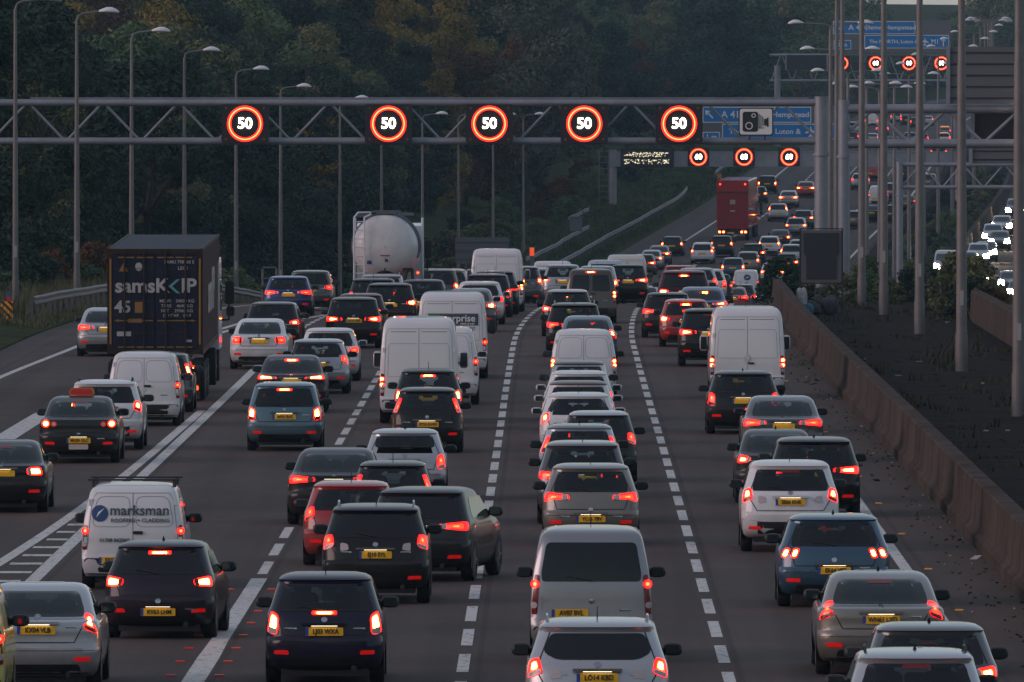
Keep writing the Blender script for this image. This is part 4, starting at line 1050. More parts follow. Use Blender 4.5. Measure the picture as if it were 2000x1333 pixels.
# more distant truss on the oncoming side
Y3 = 900; X, Z = frame_of(Y3); g = empty('sign_gantry', (X(1757), Y3, gz(Y3))); tag(g, 'smaller distant truss gantry over the oncoming lanes, its leg among the bushes', 'gantry')
gx, gy = g.location.x, g.location.z
truss(g, LX(1763), LX(2150), LZ(366), LZ(322), .135, [LX(1759 + 81 * k) for k in range(5)], [LX(1799 + 81 * k) for k in range(5)], rb=.06)
column(g, LX(1757), -.2, LZ(317), .22, LZ(381))
# second gantry with 60 signals
Y2 = 1184; X, Z = frame_of(Y2); g = empty('sign_gantry', (X(1197), Y2, terrain(X(1197) - A(Y2), Y2))); tag(g, 'box-beam gantry on a round leg carrying three 60 signals and a message panel', 'gantry')
gx, gy = g.location.x, g.location.z
b = MB(); b.rbox(((LX(1190) + LX(1885)) / 2, 0, LZ(311)), (LX(1885) - LX(1190), .8, 30 / pxs(Y2)), .05); b.box(((LX(1190) + LX(1885)) / 2, -.42, LZ(297)), (LX(1885) - LX(1190), .06, .10)); b.build('beam', M_GANTRY, g)
column(g, LX(1197), -.5, LZ(293), .32); column(g, LX(1872), gz(Y2) - gy, LZ(296), .32)
b = MB()
for sx in (1170, 1188): b.tube((LX(sx), .2, -.2), (LX(sx), .2, LZ(296)), .035, n=6)
for k in range(13): b.tube((LX(1170), .2, .1 + k * .5), (LX(1188), .2, .1 + k * .5), .02, n=5)
b.build('ladder', M_GANTRY, g)
for px, t in zip((1364, 1453, 1541), ('beside the lit message panel', 'above the red lorry, between two like it', 'next to the thick gantry leg')):
    signal(px, 307, Y2, 42, 36, 16, '60', f'small glowing 60 signal {t}', 'sixty speed signals on the box-beam gantry')
r = empty('message_sign', (X(1264), Y2 - .6, Z(309))); tag(r, 'black message panel with two rows of pale lit dots', 'message sign')
b = MB(); b.rbox((0, .2, 0), (104 / pxs(Y2), .35, 37 / pxs(Y2)), .06); b.build('housing', M_SIGNBOX, r)
b = MB(); rr = random.Random(4)
for row in (-1, 1):
    for k in range(150):
        if rr.random() < .62: b.box((-1.95 + 3.9 * rr.random(), .012, row * .30 + rr.uniform(-.19, .19)), (rr.uniform(.05, .13), .01, rr.uniform(.04, .09)))
b.build('dot_pattern', mat('message_dots', (.8, .8, .6), .4, emit=(1, .86, .60), es=.3), r, 0)

M_BLUE = mat('motorway_blue', (.0, .15, .42), .4); M_WHT = mat('legend_white', (.62, .64, .66), .4)
def arrow(b, x, z, s_, ang, y):
    pts = [(-.06, -.5), (.06, -.5), (.06, .2), (.22, .02), (.22, .22), (0, .5), (-.22, .22), (-.22, .02), (-.06, .2)]
    c, q = math.cos(ang), math.sin(ang); b.prism([(x + s_ * (a * c - d * q), z + s_ * (a * q + d * c)) for a, d in pts], y - .01, y)
def plane_symbol(b, x, z, s_, y):
    pts = [(-.05, -.5), (0, -.42), (.05, -.5), (.2, -.5), (.2, -.42), (.06, -.3), (.06, -.05), (.5, -.2), (.5, -.06), (.06, .2), (.05, .42), (0, .5), (-.05, .42), (-.06, .2), (-.5, -.06), (-.5, -.2), (-.06, -.05), (-.06, -.3), (-.2, -.42), (-.2, -.5)]
    b.prism([(x + s_ * a, z + s_ * d) for a, d in pts], y - .01, y)
def blue_sign(Y, back, upper, lower, dist, lab, k):
    """rectangles in photograph pixels (x0, y0, x1, y1)"""
    s_ = pxs(Y); cx, cz = (back[0] + back[2]) / 2, (back[1] + back[3]) / 2
    r = empty('direction_sign', (wx(cx, Y), Y - .6, wz(cz, Y))); tag(r, lab, 'direction sign')
    def rect(q): return ((q[0] + q[2]) / 2 - cx) / s_, (cz - (q[1] + q[3]) / 2) / s_, (q[2] - q[0]) / s_, (q[3] - q[1]) / s_
    x, z, w_, h = rect(back); b = MB(); b.rbox((x, .05, z), (w_, .06, h), .05); b.build('backing', M_SIGNBACK, r)
    for nm, q in (('upper_panel', upper), ('lower_panel', lower), ('distance_panel', dist)):
        x, z, w_, h = rect(q); b = MB(); b.rbox((x, .0, z), (w_, .03, h), .08, 1); b.rbox((x, -.01, z), (w_ - .14, .02, h - .14), .06, 0)
        o = b.build(nm, [M_BLUE, M_WHT], r)
        yy = -.028
        if nm == 'upper_panel':
            a = MB(); arrow(a, x - w_ / 2 + .55, z + .05, .95, R(45), yy); a.build('arrow', M_WHT, o, 0)
            lettering('A 414', .82 * k, M_WHT, (x - w_ / 2 + 2.3 * k + .3, yy, z), o, .012)
            lettering('Hemel Hempstead', .62 * k, M_WHT, (x + w_ * .20, yy, z), o, .010, 1.12)
        elif nm == 'lower_panel':
            lettering('The NORTH, Luton &', .060 * w_, M_WHT, (x - w_ / 2 + .345 * w_, yy, z), o, .010, 1.05)
            a = MB(); plane_symbol(a, x - w_ / 2 + .715 * w_, z, .90, yy); a.build('airport_symbol', M_WHT, o, 0)
            lettering('M1', .075 * w_, M_WHT, (x - w_ / 2 + .835 * w_, yy, z), o, .012)
            a = MB(); arrow(a, x + w_ / 2 - .65, z, 1.05, 0, yy); a.build('arrow', M_WHT, o, 0)
        else:
            lettering('1 m', .62 * k, M_WHT, (x, yy, z), o, .010)
blue_sign(Y2, (1368, 206, 1660, 282), (1372, 209, 1584, 240), (1410, 242, 1652, 273), (1372, 258, 1406, 278), 'large blue A414 and M1 direction sign behind the speed camera sign', 1.0)
Y4 = 1597; X, Z = frame_of(Y4); g = empty('sign_gantry', (X(1518), Y4, terrain(X(1518) - A(Y4), Y4))); tag(g, 'most distant hazy gantry with blue signs above four 60 signals', 'gantry')
gx, gy = g.location.x, g.location.z
truss(g, LX(1503), LX(1878), LZ(158), LZ(108), .16, [LX(1505 + 42 * k) for k in range(9)], [LX(1526 + 42 * k) for k in range(9)], rb=.07)
column(g, LX(1518), -.5, LZ(128), .36); column(g, LX(1866), gz(Y4) - gy, LZ(100), .36)
for px, t in zip((1643, 1710, 1775, 1838), ('between thin poles', 'second from the dark panel', 'below the lower blue panel', 'half hidden by the big sign back')):
    signal(px, 124, Y4, 34, 28, 12.5, '60', f'distant 60 signal on the hazy gantry, {t}', 'distant speed signals under the blue sign')
back_panel(1533, 1617, 108, 137, Y4, 'unlit black message panel on the most distant gantry', 0, M_SIGNBOX, .6)
blue_sign(Y4, (1624, 40, 1857, 104), (1627, 42, 1787, 67), (1688, 69, 1853, 95), (1628, 79, 1662, 97), 'distant hazy blue A414 and M1 direction sign above the treeline', 1.12)

# portable message board standing on the reserve
Y = 493; r = empty('portable_message_board', (wx(1604, Y), Y, gz(Y))); tag(r, 'dark back of a portable message board on a frame behind the concrete barrier', 'message board')
sz = pxs(Y); w_ = 82 / sz; zt = (605 - 438) / sz; zm = (605 - 540) / sz
b = MB(); pl = [(-w_ / 2, zm), (w_ / 2, zm), (w_ / 2, zt), (-w_ / 2, zt)]; b.prism(pl, -.02, .06)
b.build('backing', mat('board_grey', (.085, .09, .095), .5), r)
b = MB(); b.prism(rounded([(-w_ * .36, zm + .12), (w_ * .36, zm + .12), (w_ * .36, zm + .9), (w_ * .42, zm + 1.05), (w_ * .42, zt - .1), (-w_ * .42, zt - .1), (-w_ * .42, zm + 1.05), (-w_ * .36, zm + .9)], .05), -.06, -.015); b.build('panel', mat('board_dark', (.014, .015, .02), .45), r)
for sx in (-1, 1):
    b = MB(); b.box((sx * w_ / 2, 0, zt / 2 + .02), (.06, .06, zt + .06)); b.build('leg', M_SIGNBOX, r)
b = MB(); b.box((0, 0, zt + .05), (w_ + .06, .05, .04)); b.box((0, 0, zm - .03), (w_ + .06, .05, .05)); b.box((0, .0, .10), (w_, .5, .05)); b.build('frame', M_SIGNBOX, r)
M_BAG = mat('sandbag_grey', (.045, .045, .05), .9, noise=(6, .3)); M_BAGB = mat('bag_blue', (.03, .12, .16), .7, noise=(7, .4)); M_BAGW = mat('bag_white', (.30, .30, .30), .8, noise=(7, .3))
def bag(px, py, Y, d, m, lab, nm='sandbag'):
    b = MB(); rr = random.Random(px)
    for k in range(5): b.ellipsoid((rr.uniform(-.4, .4) * d[0], rr.uniform(-.3, .3) * d[1], d[2] * rr.uniform(.5, .8)), (d[0] * .6, d[1] * .6, d[2] * rr.uniform(.4, .6)), 10, 6, e=.8)
    o = b.build(nm, m, None, 60); o.location = (wx(px, Y), Y, gz(Y) + .03); tag(o, lab, 'bag')
bag(1588, 600, 491, (.40, .35, .42), M_BAG, 'dark sandbag at the foot of the portable message board')
bag(1622, 600, 491.4, (.42, .35, .55), M_BAG, 'bulky dark sandbag under the far end of the message board frame')
bag(1576, 608, 488, (.30, .3, .38), M_BAGB, 'crumpled blue plastic bag behind the concrete barrier', 'plastic_bag')
bag(1566, 580, 490, (.22, .2, .75), M_BAGW, 'pale cloth bag above the blue bag behind the barrier', 'cloth_bag')
# ---------------------------------------------------------------- the traffic: (kind, centre column of the rear, row of the tyres or distance, width, height, paint, label, options)
def V(kind, cx, b, W, H, col, label, **k):
    """b: row of the tyre contact in the photograph when < 0 it is minus the distance in metres"""
    Y = -b if b < 0 else Y_near(b)
    return vehicle(kind, cx, Y, W, H, col, label, **k)
# --- slip lanes
V('svan', -128, 1405, 1.80, 1.85, 'yellow', 'pale yellow van cut off by the picture edge beside a silver saloon', lamp='van', st='t', cat='van')
V('saloon', 70, 1352, 1.72, 1.42, 'silver', 'silver saloon with sloping boot and triangular lit lamp beside the pale yellow van', lamp='tear', st='b', ant=0, plate='KX04 VLB', plz=.84)
V('saloon', 2, 1003, 1.72, 1.36, 'black', 'black saloon cut by the picture edge behind the taxi in the slip lane', lamp='square', st='B', ant=0, hb='o')
taxi, tx = V('saloon', 153, 906, 1.72, 1.42, 'dark', 'dark taxi saloon with an orange roof sign and round tail lamps', lamp='round', st='b', ant=0, plate='MX09 OLC', plz=.50, hb='o')
V('suv', 203, 880, 1.70, 1.55, 'white', 'white off-roader with roof rails and dark bumper ahead of the taxi', lamp='tear', st='b', rails=1, clad=True, ant=0)
V('svan', 281, 833, 1.72, 1.76, 'white', 'plain white small van with blank rear doors behind the container lorry', lamp='van', st='t', cat='van', ant=0)
V('mpv', 312, 806, 1.62, 1.48, 'grey', 'grey car mostly hidden beside the plain white small van, one high lamp showing', lamp='high', st='B', ant=0, hb='o')
V('saloon', 206, 697, 1.72, 1.43, 'silver', 'silver car passing along the edge lane beyond the container lorry', lamp='wide', st='t', ant=0)
V('hatch', 562, -492, 1.70, 1.42, 'blue', 'bright blue hatchback under the woods beside the tanker lorry', lamp='wide', st='t', fog=True, ant=0)
V('estate', 605, -512, 1.68, 1.50, 'grey', 'dark grey estate overlapping the blue hatchback near the woods', lamp='corner', st='t', ant=0)
# --- inner lane
mk_, mx_ = V('svan', 259, 1152, 1.68, 1.70, 'white', 'white roofer van with blue disc logo and roof bars', lamp='van', st='t', cat='van', ant=0, plz=.50, plate='FX12 MRK')
V('hatch', 308, 1250, 1.64, 1.44, 'purple', 'dark purple hatchback with blazing brake lamps close behind the roofer van', glass=M_GLASS, lamp='corner', st='B', hb='B', yaw=2.5, plate='KV63 LHM', plz=.42, fog=True, ant=2)
V('saloon', 505, 722, 1.66, 1.42, 'white', 'white saloon with square pale red lamps beside the container lorry', lamp='square', st='t', ant=0, yaw=1)
V('mpv', 531, 684, 1.66, 1.45, 'dark', 'dark people carrier ahead of the white saloon with square lamps', lamp='corner', st='b', ant=0, yaw=1.5)
V('mpv', 690, 681, 1.70, 1.56, 'black', 'black people carrier with four red lamps and lit plate behind the tanker traffic', lamp='wide', st='b', ant=1, plate='KX10 UNK', fog=True, plz=.86)
V('hatch', 704, 664, 1.66, 1.46, 'darkred', 'dark red hatchback hidden by the black people carrier', lamp='corner', st='t')
V('suv', 760, 648, 1.74, 1.60, 'black', 'black off-roader with one bright orange lamp, right of the black people carrier'.replace(', right of', ' beyond'), lamp='corner', st='B', rails=1, fog=True)
V('suv', 728, 633, 1.70, 1.60, 'dark', 'dark curvy crossover with red glare on its roof under the tanker', lamp='tear', st='b')
V('suv', 745, 623, 1.70, 1.64, 'silver', 'silver off-roader with roof rails tucked directly behind the tanker', lamp='tear', st='t', rails=2)
V('estate', 825, -470, 1.68, 1.50, 'dark', 'dark estate car emerging beside the tanker', lamp='wide', st='b', plz=.7)
V('mpv', 851, -500, 1.7, 1.62, 'bronze', 'bronze people carrier ahead of the dark estate near the tanker', lamp='tear', st='b')
V('hatch', 876, -530, 1.66, 1.48, 'silver', 'small silver hatchback beyond the bronze people carrier by the woods', lamp='corner', st='b')
# --- second lane
V('hatch', 633, 1340, 1.62, 1.52, 'navy', 'navy blue hatchback with a glowing third brake lamp below its rear window', lamp='vert', st='B', hb='B', hbz=.97, plate='LJ03 WXA', plz=.72, ant=1)
V('suv', 733, 1182, 1.70, 1.56, 'black', 'black crossover with silver roof rails and clear plate EJ10 EYL', glass=M_GLASS, lamp='tear', st='t', rails=2, plate='EJ10 EYL', wiper=True, fog=True, ant=1, plz=.82, rev=True)
V('suv', 812, 1138, 1.74, 1.54, 'dark', 'dark off-roader turning across the lane line behind the black crossover', glass=M_GLASS, lamp='wide', st='t', yaw=8, fog=True, ant=0)
V('hatch', 684, 1107, 1.62, 1.43, 'red', 'bright red hatchback with high lamps tucked behind the black crossover', lamp='tear', st='t', ant=1)
V('hatch', 766, 1062, 1.50, 1.45, 'black', 'small black hatchback with glassy tailgate ahead of the red hatchback', lamp='high', st='t', ant=1)
V('saloon', 652, 1027, 1.76, 1.40, 'dark', 'long dark saloon drifting over the dashed line with wide red lamp bars', lamp='wide', st='t', ant=0, yaw=1)
V('hatch', 790, 982, 1.64, 1.42, 'silver', 'silver liftback with split rear window ahead of the small black hatchback', lamp='vert', st='t', ant=2, win=[(-.82, 1.12), (.82, 1.12), (.80, 1.35), (-.80, 1.35)])
V('mpv', 555, 882, 1.66, 1.52, 'teal', 'teal people carrier with three glowing brake lamps', lamp='vert', st='B', hb='B', wiper=True, plate='AP55 RUC', ant=0)
V('hatch', 834, 886, 1.56, 1.44, 'black', 'small black hatchback with tall pillar lamps and plate EY53 KWH', lamp='high', st='t', plate='EY53 KWH', plz=.66, ant=0, fog=True)
V('hatch', 836, 842, 1.60, 1.45, 'black', 'black hatchback with lit roof lamp sandwiched behind the tall white van', lamp='vert', st='B', hb='B', ant=1, wiper=True)
V('van', 818, 829, 1.88, 2.54, 'white', 'tall plain white panel van with dark star badge on blank rear doors', lamp='tall', st='b', cat='van', fog=False)
V('svan', 862, 792, 1.88, 1.98, 'white', 'white works van with orange stripes mostly hidden beside the tall plain white van', lamp='van', st='t', cat='van')
V('saloon', 568, 808, 1.74, 1.42, 'purple', 'plum coloured saloon with full-width brake strip ahead of the teal people carrier', lamp='slim', st='B', hb='B', ant=2)
V('hatch', 622, 770, 1.60, 1.43, 'silver', 'small silver hatchback with sticker in its curved rear window', lamp='tear', st='t', win=[(-.86, 1.08), (-.5, 1.0), (.5, 1.0), (.86, 1.08), (.78, 1.36), (-.78, 1.36)])
V('hatch', 643, 745, 1.64, 1.44, 'white', 'white hatchback ahead of the small silver hatchback', lamp='corner', st='t')
EN, EX = V('van', 883, 741, 1.92, 2.38, 'white', 'white hire van with a black and green lettered band on its doors', lamp='tall', st='t', cat='van')
V('saloon', 918, 648, 1.68, 1.42, 'grey', 'grey saloon with one dazzling lamp just ahead of the hire van', lamp='corner', st='B')
V('hatch', 936, 630, 1.68, 1.46, 'white', 'white hatchback with large red lamps in the queue ahead of the hire van', lamp='wide', st='b', clad=True)
V('estate', 952, -487, 1.68, 1.54, 'dark', 'dark estate with roof rails and red glare behind the box-shaped white van', lamp='vert', st='b', rails=2)
V('suv', 966, -496, 1.66, 1.58, 'black', 'black crossover squeezed behind the box-shaped white van', lamp='corner', st='t')
V('van', 970, -506, 1.92, 2.32, 'white', 'box-shaped white van with low red lamps beside the grey sign back', lamp='tall', st='B', cat='van', plz=.95)
V('suv', 1016, -532, 1.70, 1.58, 'grey', 'grey crossover just past the box-shaped white van', lamp='tear', st='b')
V('hatch', 1041, -565, 1.66, 1.48, 'silver', 'silver hatchback beyond the grey crossover at the brow', lamp='corner', st='b')
V('hatch', 1060, -598, 1.66, 1.48, 'darkred', 'maroon hatchback at the brow beyond the silver hatchback', lamp='wide', st='b')
V('van', 1079, -628, 1.86, 2.05, 'white', 'white van roof showing above the brow under the curving crash barrier', lamp='tall', st='b', cat='van')
V('suv', 1098, -560, 1.6, 1.62, 'silver', 'silver crossover half hidden by the dark grey van with twin windows', lamp='corner', st='b')
# --- third lane, the standing queue
V('suv', 1167, 1462, 1.80, 1.57, 'silver', 'pale silver crossover with roof rails, foremost in the standing queue', glass=M_GLASS, lamp='tear', st='b', rails=2, ant=1, win=[(-.84, 1.22), (-.6, 1.13), (.6, 1.13), (.84, 1.22), (.78, 1.46), (-.78, 1.46)], plate='LO14 KBD', rev=True, mirr=M_BLACK)
V('svan', 1155, 1298, 1.74, 1.92, 'midsilver', 'silver van-like people carrier with large dark tailgate window', glass=M_GLASS, lamp='tall', st='t', win=(1.10, 1.62, .86, .86), plate='AV07 BVL', plz=.68, ant=1, wiper=True, cat='people carrier', name='people_carrier')
V('hatch', 1154, 1068, 1.72, 1.45, 'beige', 'champagne grey hatchback with arrow-shaped lamps and plate YC16 YBV', lamp='angle', st='t', plate='YC16 YBV', plz=.50, fog=True, ant=1)
V('suv', 1138, 1026, 1.68, 1.54, 'grey', 'dark grey crossover with quartered red lamps behind the champagne hatchback', lamp='wide', st='t', ant=1, clad=True)
V('hatch', 1132, 975, 1.62, 1.46, 'paleblue', 'pale blue hatchback with panoramic glass roof and raised wiper', lamp='high', st='t', ant=1, wiper=True, roof='grey')
V('hatch', 1170, 944, 1.56, 1.46, 'dark', 'dark hatchback with a pale roof, offset towards the outer lane line', lamp='tear', st='t', ant=0, roof='silver')
V('hatch', 1130, 900, 1.70, 1.46, 'white', 'white hatchback with wide lens-shaped rear window', lamp='tear', st='b', ant=1, win=[(-.90, 1.10), (-.55, 1.0), (.55, 1.0), (.90, 1.10), (.74, 1.35), (-.74, 1.35)])
V('hatch', 1130, 871, 1.66, 1.45, 'white', 'white car with a red roof and black spoiler', lamp='vert', st='b', ant=0, roof='darkred')
V('hatch', 1131, 846, 1.66, 1.44, 'white', 'white hatchback between the red-roofed car and the soft-top', lamp='vert', st='t', ant=1)
V('hatch', 1131, 823, 1.56, 1.44, 'white', 'small car with black fabric soft-top just behind the white van', lamp='vert', st='t', ant=0, roof='black')
V('svan', 1140, 783, 1.70, 1.82, 'white', 'white small van with blank doors halfway up the standing queue', lamp='van', st='b', cat='van', ant=0)
V('saloon', 1148, 716, 1.70, 1.43, 'teal', 'grey-green saloon with shark-fin aerial ahead of the white small van', lamp='tear', st='b', ant=2)
V('suv', 1122, 698, 1.68, 1.60, 'black', 'black crossover with silver rails behind the grey-green saloon'.replace('behind', 'ahead of'), lamp='wide', st='t', rails=2, ant=1)
V('hatch', 1108, 657, 1.64, 1.50, 'black', 'black hatchback with pale roof near the twin-window van', lamp='corner', st='b', ant=0, roof='silver')
V('svan', 1154, 627, 1.72, 1.86, 'bronze', 'dark grey-brown van with twin rear windows and lit roof lamp', lamp='van', st='b', hb='b', win='twin', cat='van', ant=1)
V('estate', 1166, -556, 1.68, 1.56, 'silver', 'silver estate roof peeping over the twin-window van', lamp='vert', st='b', ant=1)
V('svan', 1182, -592, 1.74, 1.88, 'paleblue', 'pale blue van with black rear window beyond the brow', lamp='van', st='b', win=(1.06, 1.62, .84, .82), cat='van')
V('suv', 1226, -562, 1.62, 1.62, 'dark', 'dark crossover with long red lamp bar at the brow', lamp='wide', st='b', fog=True)
V('van', 1223, -632, 1.88, 2.38, 'cream', 'large off-white van with dark roof edge on the dip beyond the brow', lamp='tall', st='t', cat='van')
V('saloon', 1258, -690, 1.70, 1.45, 'silver', 'small silver saloon deep in the dip beside the large off-white van', lamp='wide', st='b')
# --- fourth lane, along the barrier
V('suv', 1792, 1535, 1.70, 1.56, 'silver', 'silver crossover with roof bars, only its roof and dark window showing at the bottom edge', lamp='corner', st='b', rails=1, ant=2, hb='o')
V('hatch', 1820, 1452, 1.72, 1.47, 'grey', 'grey hatchback squeezed between the grey coupe-like saloon and the silver crossover', lamp='corner', st='b', ant=2)
V('saloon', 1722, 1322, 1.80, 1.41, 'beige', 'sleek grey coupe-like saloon with large slanting red lamps', lamp='tear', st='t', ant=2, plate='WN61 LXD', hb='o')
V('hatch', 1630, 1188, 1.76, 1.45, 'steelblue', 'metallic blue hatchback with clawed double lamps', lamp='claw', st='b', ant=2, fog=True, plate='EK64 VPT', plz=.60)
V('suv', 1544, 1080, 1.72, 1.59, 'white', 'white crossover with dark lower bumper and lit plate beside the barrier lane', lamp='tear', st='b', ant=1, clad=True, hb='o', plate='SB66 KNK', rev=True)
V('suv', 1592, 1012, 1.72, 1.50, 'black', 'black crossover with double square lamps overlapped by the white crossover', lamp='wide', st='b', ant=2, fog=True)
V('saloon', 1518, 985, 1.62, 1.42, 'dark', 'dark saloon with a grey roof behind the black crossover', lamp='corner', st='b', ant=2)
V('saloon', 1529, 904, 1.78, 1.41, 'grey', 'dark grey saloon with broad L-shaped red lamps close to the barrier', lamp='wide', st='t', ant=2)
V('hatch', 1452, 849, 1.70, 1.47, 'black', 'black hatchback with round-edged lamps at the tail of the tall white van', lamp='vert', st='t', ant=2)
MV, MVX = V('van', 1460, 780, 1.94, 2.36, 'white', 'tall white van with diamond badge beside the concrete barrier', lamp='tall', st='b', cat='van')
V('suv', 1384, 717, 1.70, 1.66, 'black', 'black off-roader with amber-lit mirror half hidden by the tall white van', glass=M_GLASS, lamp='wide', st='b', ant=0, hb='o', fog=True)
V('hatch', 1340, 678, 1.62, 1.46, 'red', 'red hatchback with blazing roof brake lamp', lamp='corner', st='B', hb='B', ant=2, fog=True)
V('hatch', 1304, 660, 1.64, 1.44, 'dark', 'dark wine-black hatchback drifting left of the red hatchback'.replace('left of', 'beside'), lamp='wide', st='t', fog=True, ant=0)
V('saloon', 1372, 645, 1.70, 1.43, 'blue', 'blue saloon with thin bright lamps ahead of the red hatchback', lamp='slim', st='b', hb='o', ant=2)
V('suv', 1336, 624, 1.84, 1.78, 'darkred', 'large maroon off-roader with long lit strip above its rear window', glass=M_GLASS, lamp='square', st='B', hb='B', ant=1)
V('hatch', 1361, -556, 1.72, 1.48, 'silver', 'silver hatchback beyond the large maroon off-roader', lamp='tear', st='t')
V('hatch', 1381, -580, 1.66, 1.46, 'white', 'white hatchback at the brow ahead of the blue saloon', lamp='vert', st='t')
V('mpv', 1397, -660, 1.70, 1.76, 'black', 'black tall people carrier with curled red lamps in the dip', lamp='tall', st='t')
V('suv', 1328, -606, 1.62, 1.72, 'red', 'red off-roader carrying roof bars beyond the maroon off-roader', lamp='high', st='t', rails=2)
V('estate', 1346, -640, 1.70, 1.62, 'dark', 'dark estate with tall pillar lamps beside the roof-barred red off-roader', lamp='high', st='b')
V('saloon', 1430, -692, 1.66, 1.42, 'red', 'red saloon low in the dip at the end of the concrete barrier', lamp='wide', st='t')
V('hatch', 1446, -700, 1.66, 1.62, 'grey', 'grey hatchback next to the red saloon where the barrier bends', lamp='corner', st='t')
V('suv', 1424, -742, 1.7, 1.7, 'white', 'white crossover deepest in the dip beyond the red saloon', lamp='corner', st='t')
V('hatch', 1402, -905, 1.66, 1.5, 'steelblue', 'blue hatchback roof glimpsed behind the black tall people carrier', lamp='corner', st='t', lod=1)
# --- climbing away beyond the dip
FV = [('hatch', 1312, 501, 'dark', 'tear', 'dark hatchback with bright yellow plate leading the inner lane up the hill'), ('saloon', 1286, 519, 'grey', 'wide', 'grey saloon behind the yellow-plated hatchback on the hill'),
      ('saloon', 1271, 528, 'silver', 'corner', 'silver saloon third down the inner lane on the hill'), ('hatch', 1257, 538, 'bronze', 'wide', 'bronze hatchback lowest in the inner lane queue on the hill'),
      ('estate', 1371, 517, 'white', 'tear', 'white estate with swept lamps behind the red lorry'), ('suv', 1409, 503, 'dark', 'tear', 'dark crossover tucked under the tail of the red lorry'),
      ('suv', 1471, 520, 'black', 'corner', 'black crossover climbing beside the red lorry'), ('hatch', 1502, 500, 'white', 'tear', 'white coupe-like hatchback ahead of the black crossover on the hill'),
      ('saloon', 1522, 486, 'dark', 'corner', 'dark saloon near the portable message board on the hill'), ('hatch', 1554, 462, 'silver', 'corner', 'silver hatchback half hidden by the portable message board'),
      ('hatch', 1568, 447, 'grey', 'corner', 'pale grey hatchback above the portable message board'), ('hatch', 1519, 433, 'silver', 'high', 'silver hatchback with pillar lamps ahead on the hill'),
      ('saloon', 1539, 406, 'silver', 'wide', 'silver saloon with slanted lamps below the black car on the hill'), ('saloon', 1573, 387, 'red', 'wide', 'red saloon by the thick gantry leg on the hill'),
      ('suv', 1498, 379, 'black', 'vert', 'black off-roader above the red lorry on the hill'), ('hatch', 1479, 398, 'dark', 'corner', 'dark hatchback showing past the side of the red lorry'),
      ('hatch', 1431, 545, 'steelblue', 'vert', 'blue-grey hatchback with corner lamps above the white emblem van'), ('estate', 1460, 535, 'beige', 'tear', 'beige estate beside the blue-grey hatchback in the dip'),
      ('hatch', 1508, 556, 'white', 'corner', 'white hatchback at the concrete barrier end beside the bush'), ('suv', 1545, 521, 'silver', 'high', 'silver crossover with pillar lamps under the portable message board'),
      ('hatch', 1536, 536, 'dark', 'corner', 'dark hatchback hidden by the bush at the barrier end'), ('hatch', 1560, 508, 'silver', 'corner', 'silver roof behind the edge of the portable message board')]
for k, cx, yb, col, lmp, lab in FV:
    Y = Y_far(yb); V(k, cx, -Y, 1.68, KIND[k]['H'], col, lab + '', lamp=lmp, st='b', lod=1, ant=0)
EV, EVX = V('svan', 1456, -938, 1.78, 1.90, 'white', 'white van with a round blue emblem on its doors near the barrier end', lamp='van', st='t', cat='van', lod=1)
GV = [('hatch', 1722, 231, 'grey', 'grey hatchback highest among the thin poles near the hilltop'), ('saloon', 1812, 246, 'silver', 'silver saloon beside the truss brace near the hilltop'), ('hatch', 1800, 285, 'darkred', 'maroon hatchback behind the thick lamp post above the lower chord'),
      ('suv', 1668, 262, 'white', 'white crossover at the truss end near the hilltop'), ('hatch', 1812, 372, 'grey', 'grey hatchback under the smaller truss by the edge line'), ('saloon', 1770, 416, 'black', 'black saloon between lamp post and slim gantry leg'), ('saloon', 1703, 284, 'silver', 'silver saloon with orange plate seen through the truss'), ('hatch', 1723, 265, 'blue', 'dark blue hatchback above the silver saloon, through the truss'), ('van', 1702, 249, 'white', 'white van highest beside the thin poles through the truss'),
      ('saloon', 1743, 292, 'dark', 'dark saloon low between two thin poles through the truss'), ('hatch', 1777, 283, 'teal', 'teal hatchback with amber indicator through the truss'), ('hatch', 1750, 240, 'silver', 'pale hatchback with plate glare near the top of the hill'),
      ('suv', 1770, 247, 'black', 'black crossover near the hilltop behind a dark twin'), ('suv', 1789, 252, 'dark', 'dark crossover beside a thick lamp post near the hilltop'), ('saloon', 1845, 270, 'grey', 'grey patrol saloon with amber roof bar near the truss node'),
      ('hatch', 1843, 284, 'white', 'white hatchback below the patrol saloon'), ('suv', 1833, 316, 'dark', 'dark off-roader framed under the truss lower chord'), ('svan', 1705, 354, 'red', 'red van under the grey beam between thin poles'),
      ('hatch', 1680, 371, 'silver', 'silver hatchback beside the thick gantry leg under the beam'), ('suv', 1760, 359, 'black', 'black crossover straddled by the slim gantry leg'), ('svan', 1715, 404, 'white', 'white van with pillar lamps between the thin poles'),
      ('estate', 1742, 393, 'blue', 'dark blue estate beside the white van between the poles'), ('saloon', 1702, 435, 'dark', 'dark saloon low between poles behind the message board'), ('hatch', 1664, 448, 'grey', 'grey hatchback just past the gantry leg'),
      ('hatch', 1735, 436, 'dark', 'dark hatchback by the edge line below the slim gantry leg'), ('hatch', 1664, 282, 'dark', 'dark hatchback at the truss end by the gantry column')]
for k, cx, yb, col, lab in GV:
    Y = Y_far(yb); r_, _ = V(k, cx, -Y, 1.70 if k != 'van' else 2.0, KIND[k]['H'], col, lab, lamp='tear' if k != 'svan' else 'van', st='t', lod=2, cat='van' if 'van' in k else 'car')
    if 'patrol' in lab:
        t = MB(); t.rbox((0, 1.9, 1.47), (1.1, .25, .10), .04); t.build('light_bar', mat('light_bar_amber', (.5, .2, .03), .3, emit=(1, .3, .03), es=.4), r_)
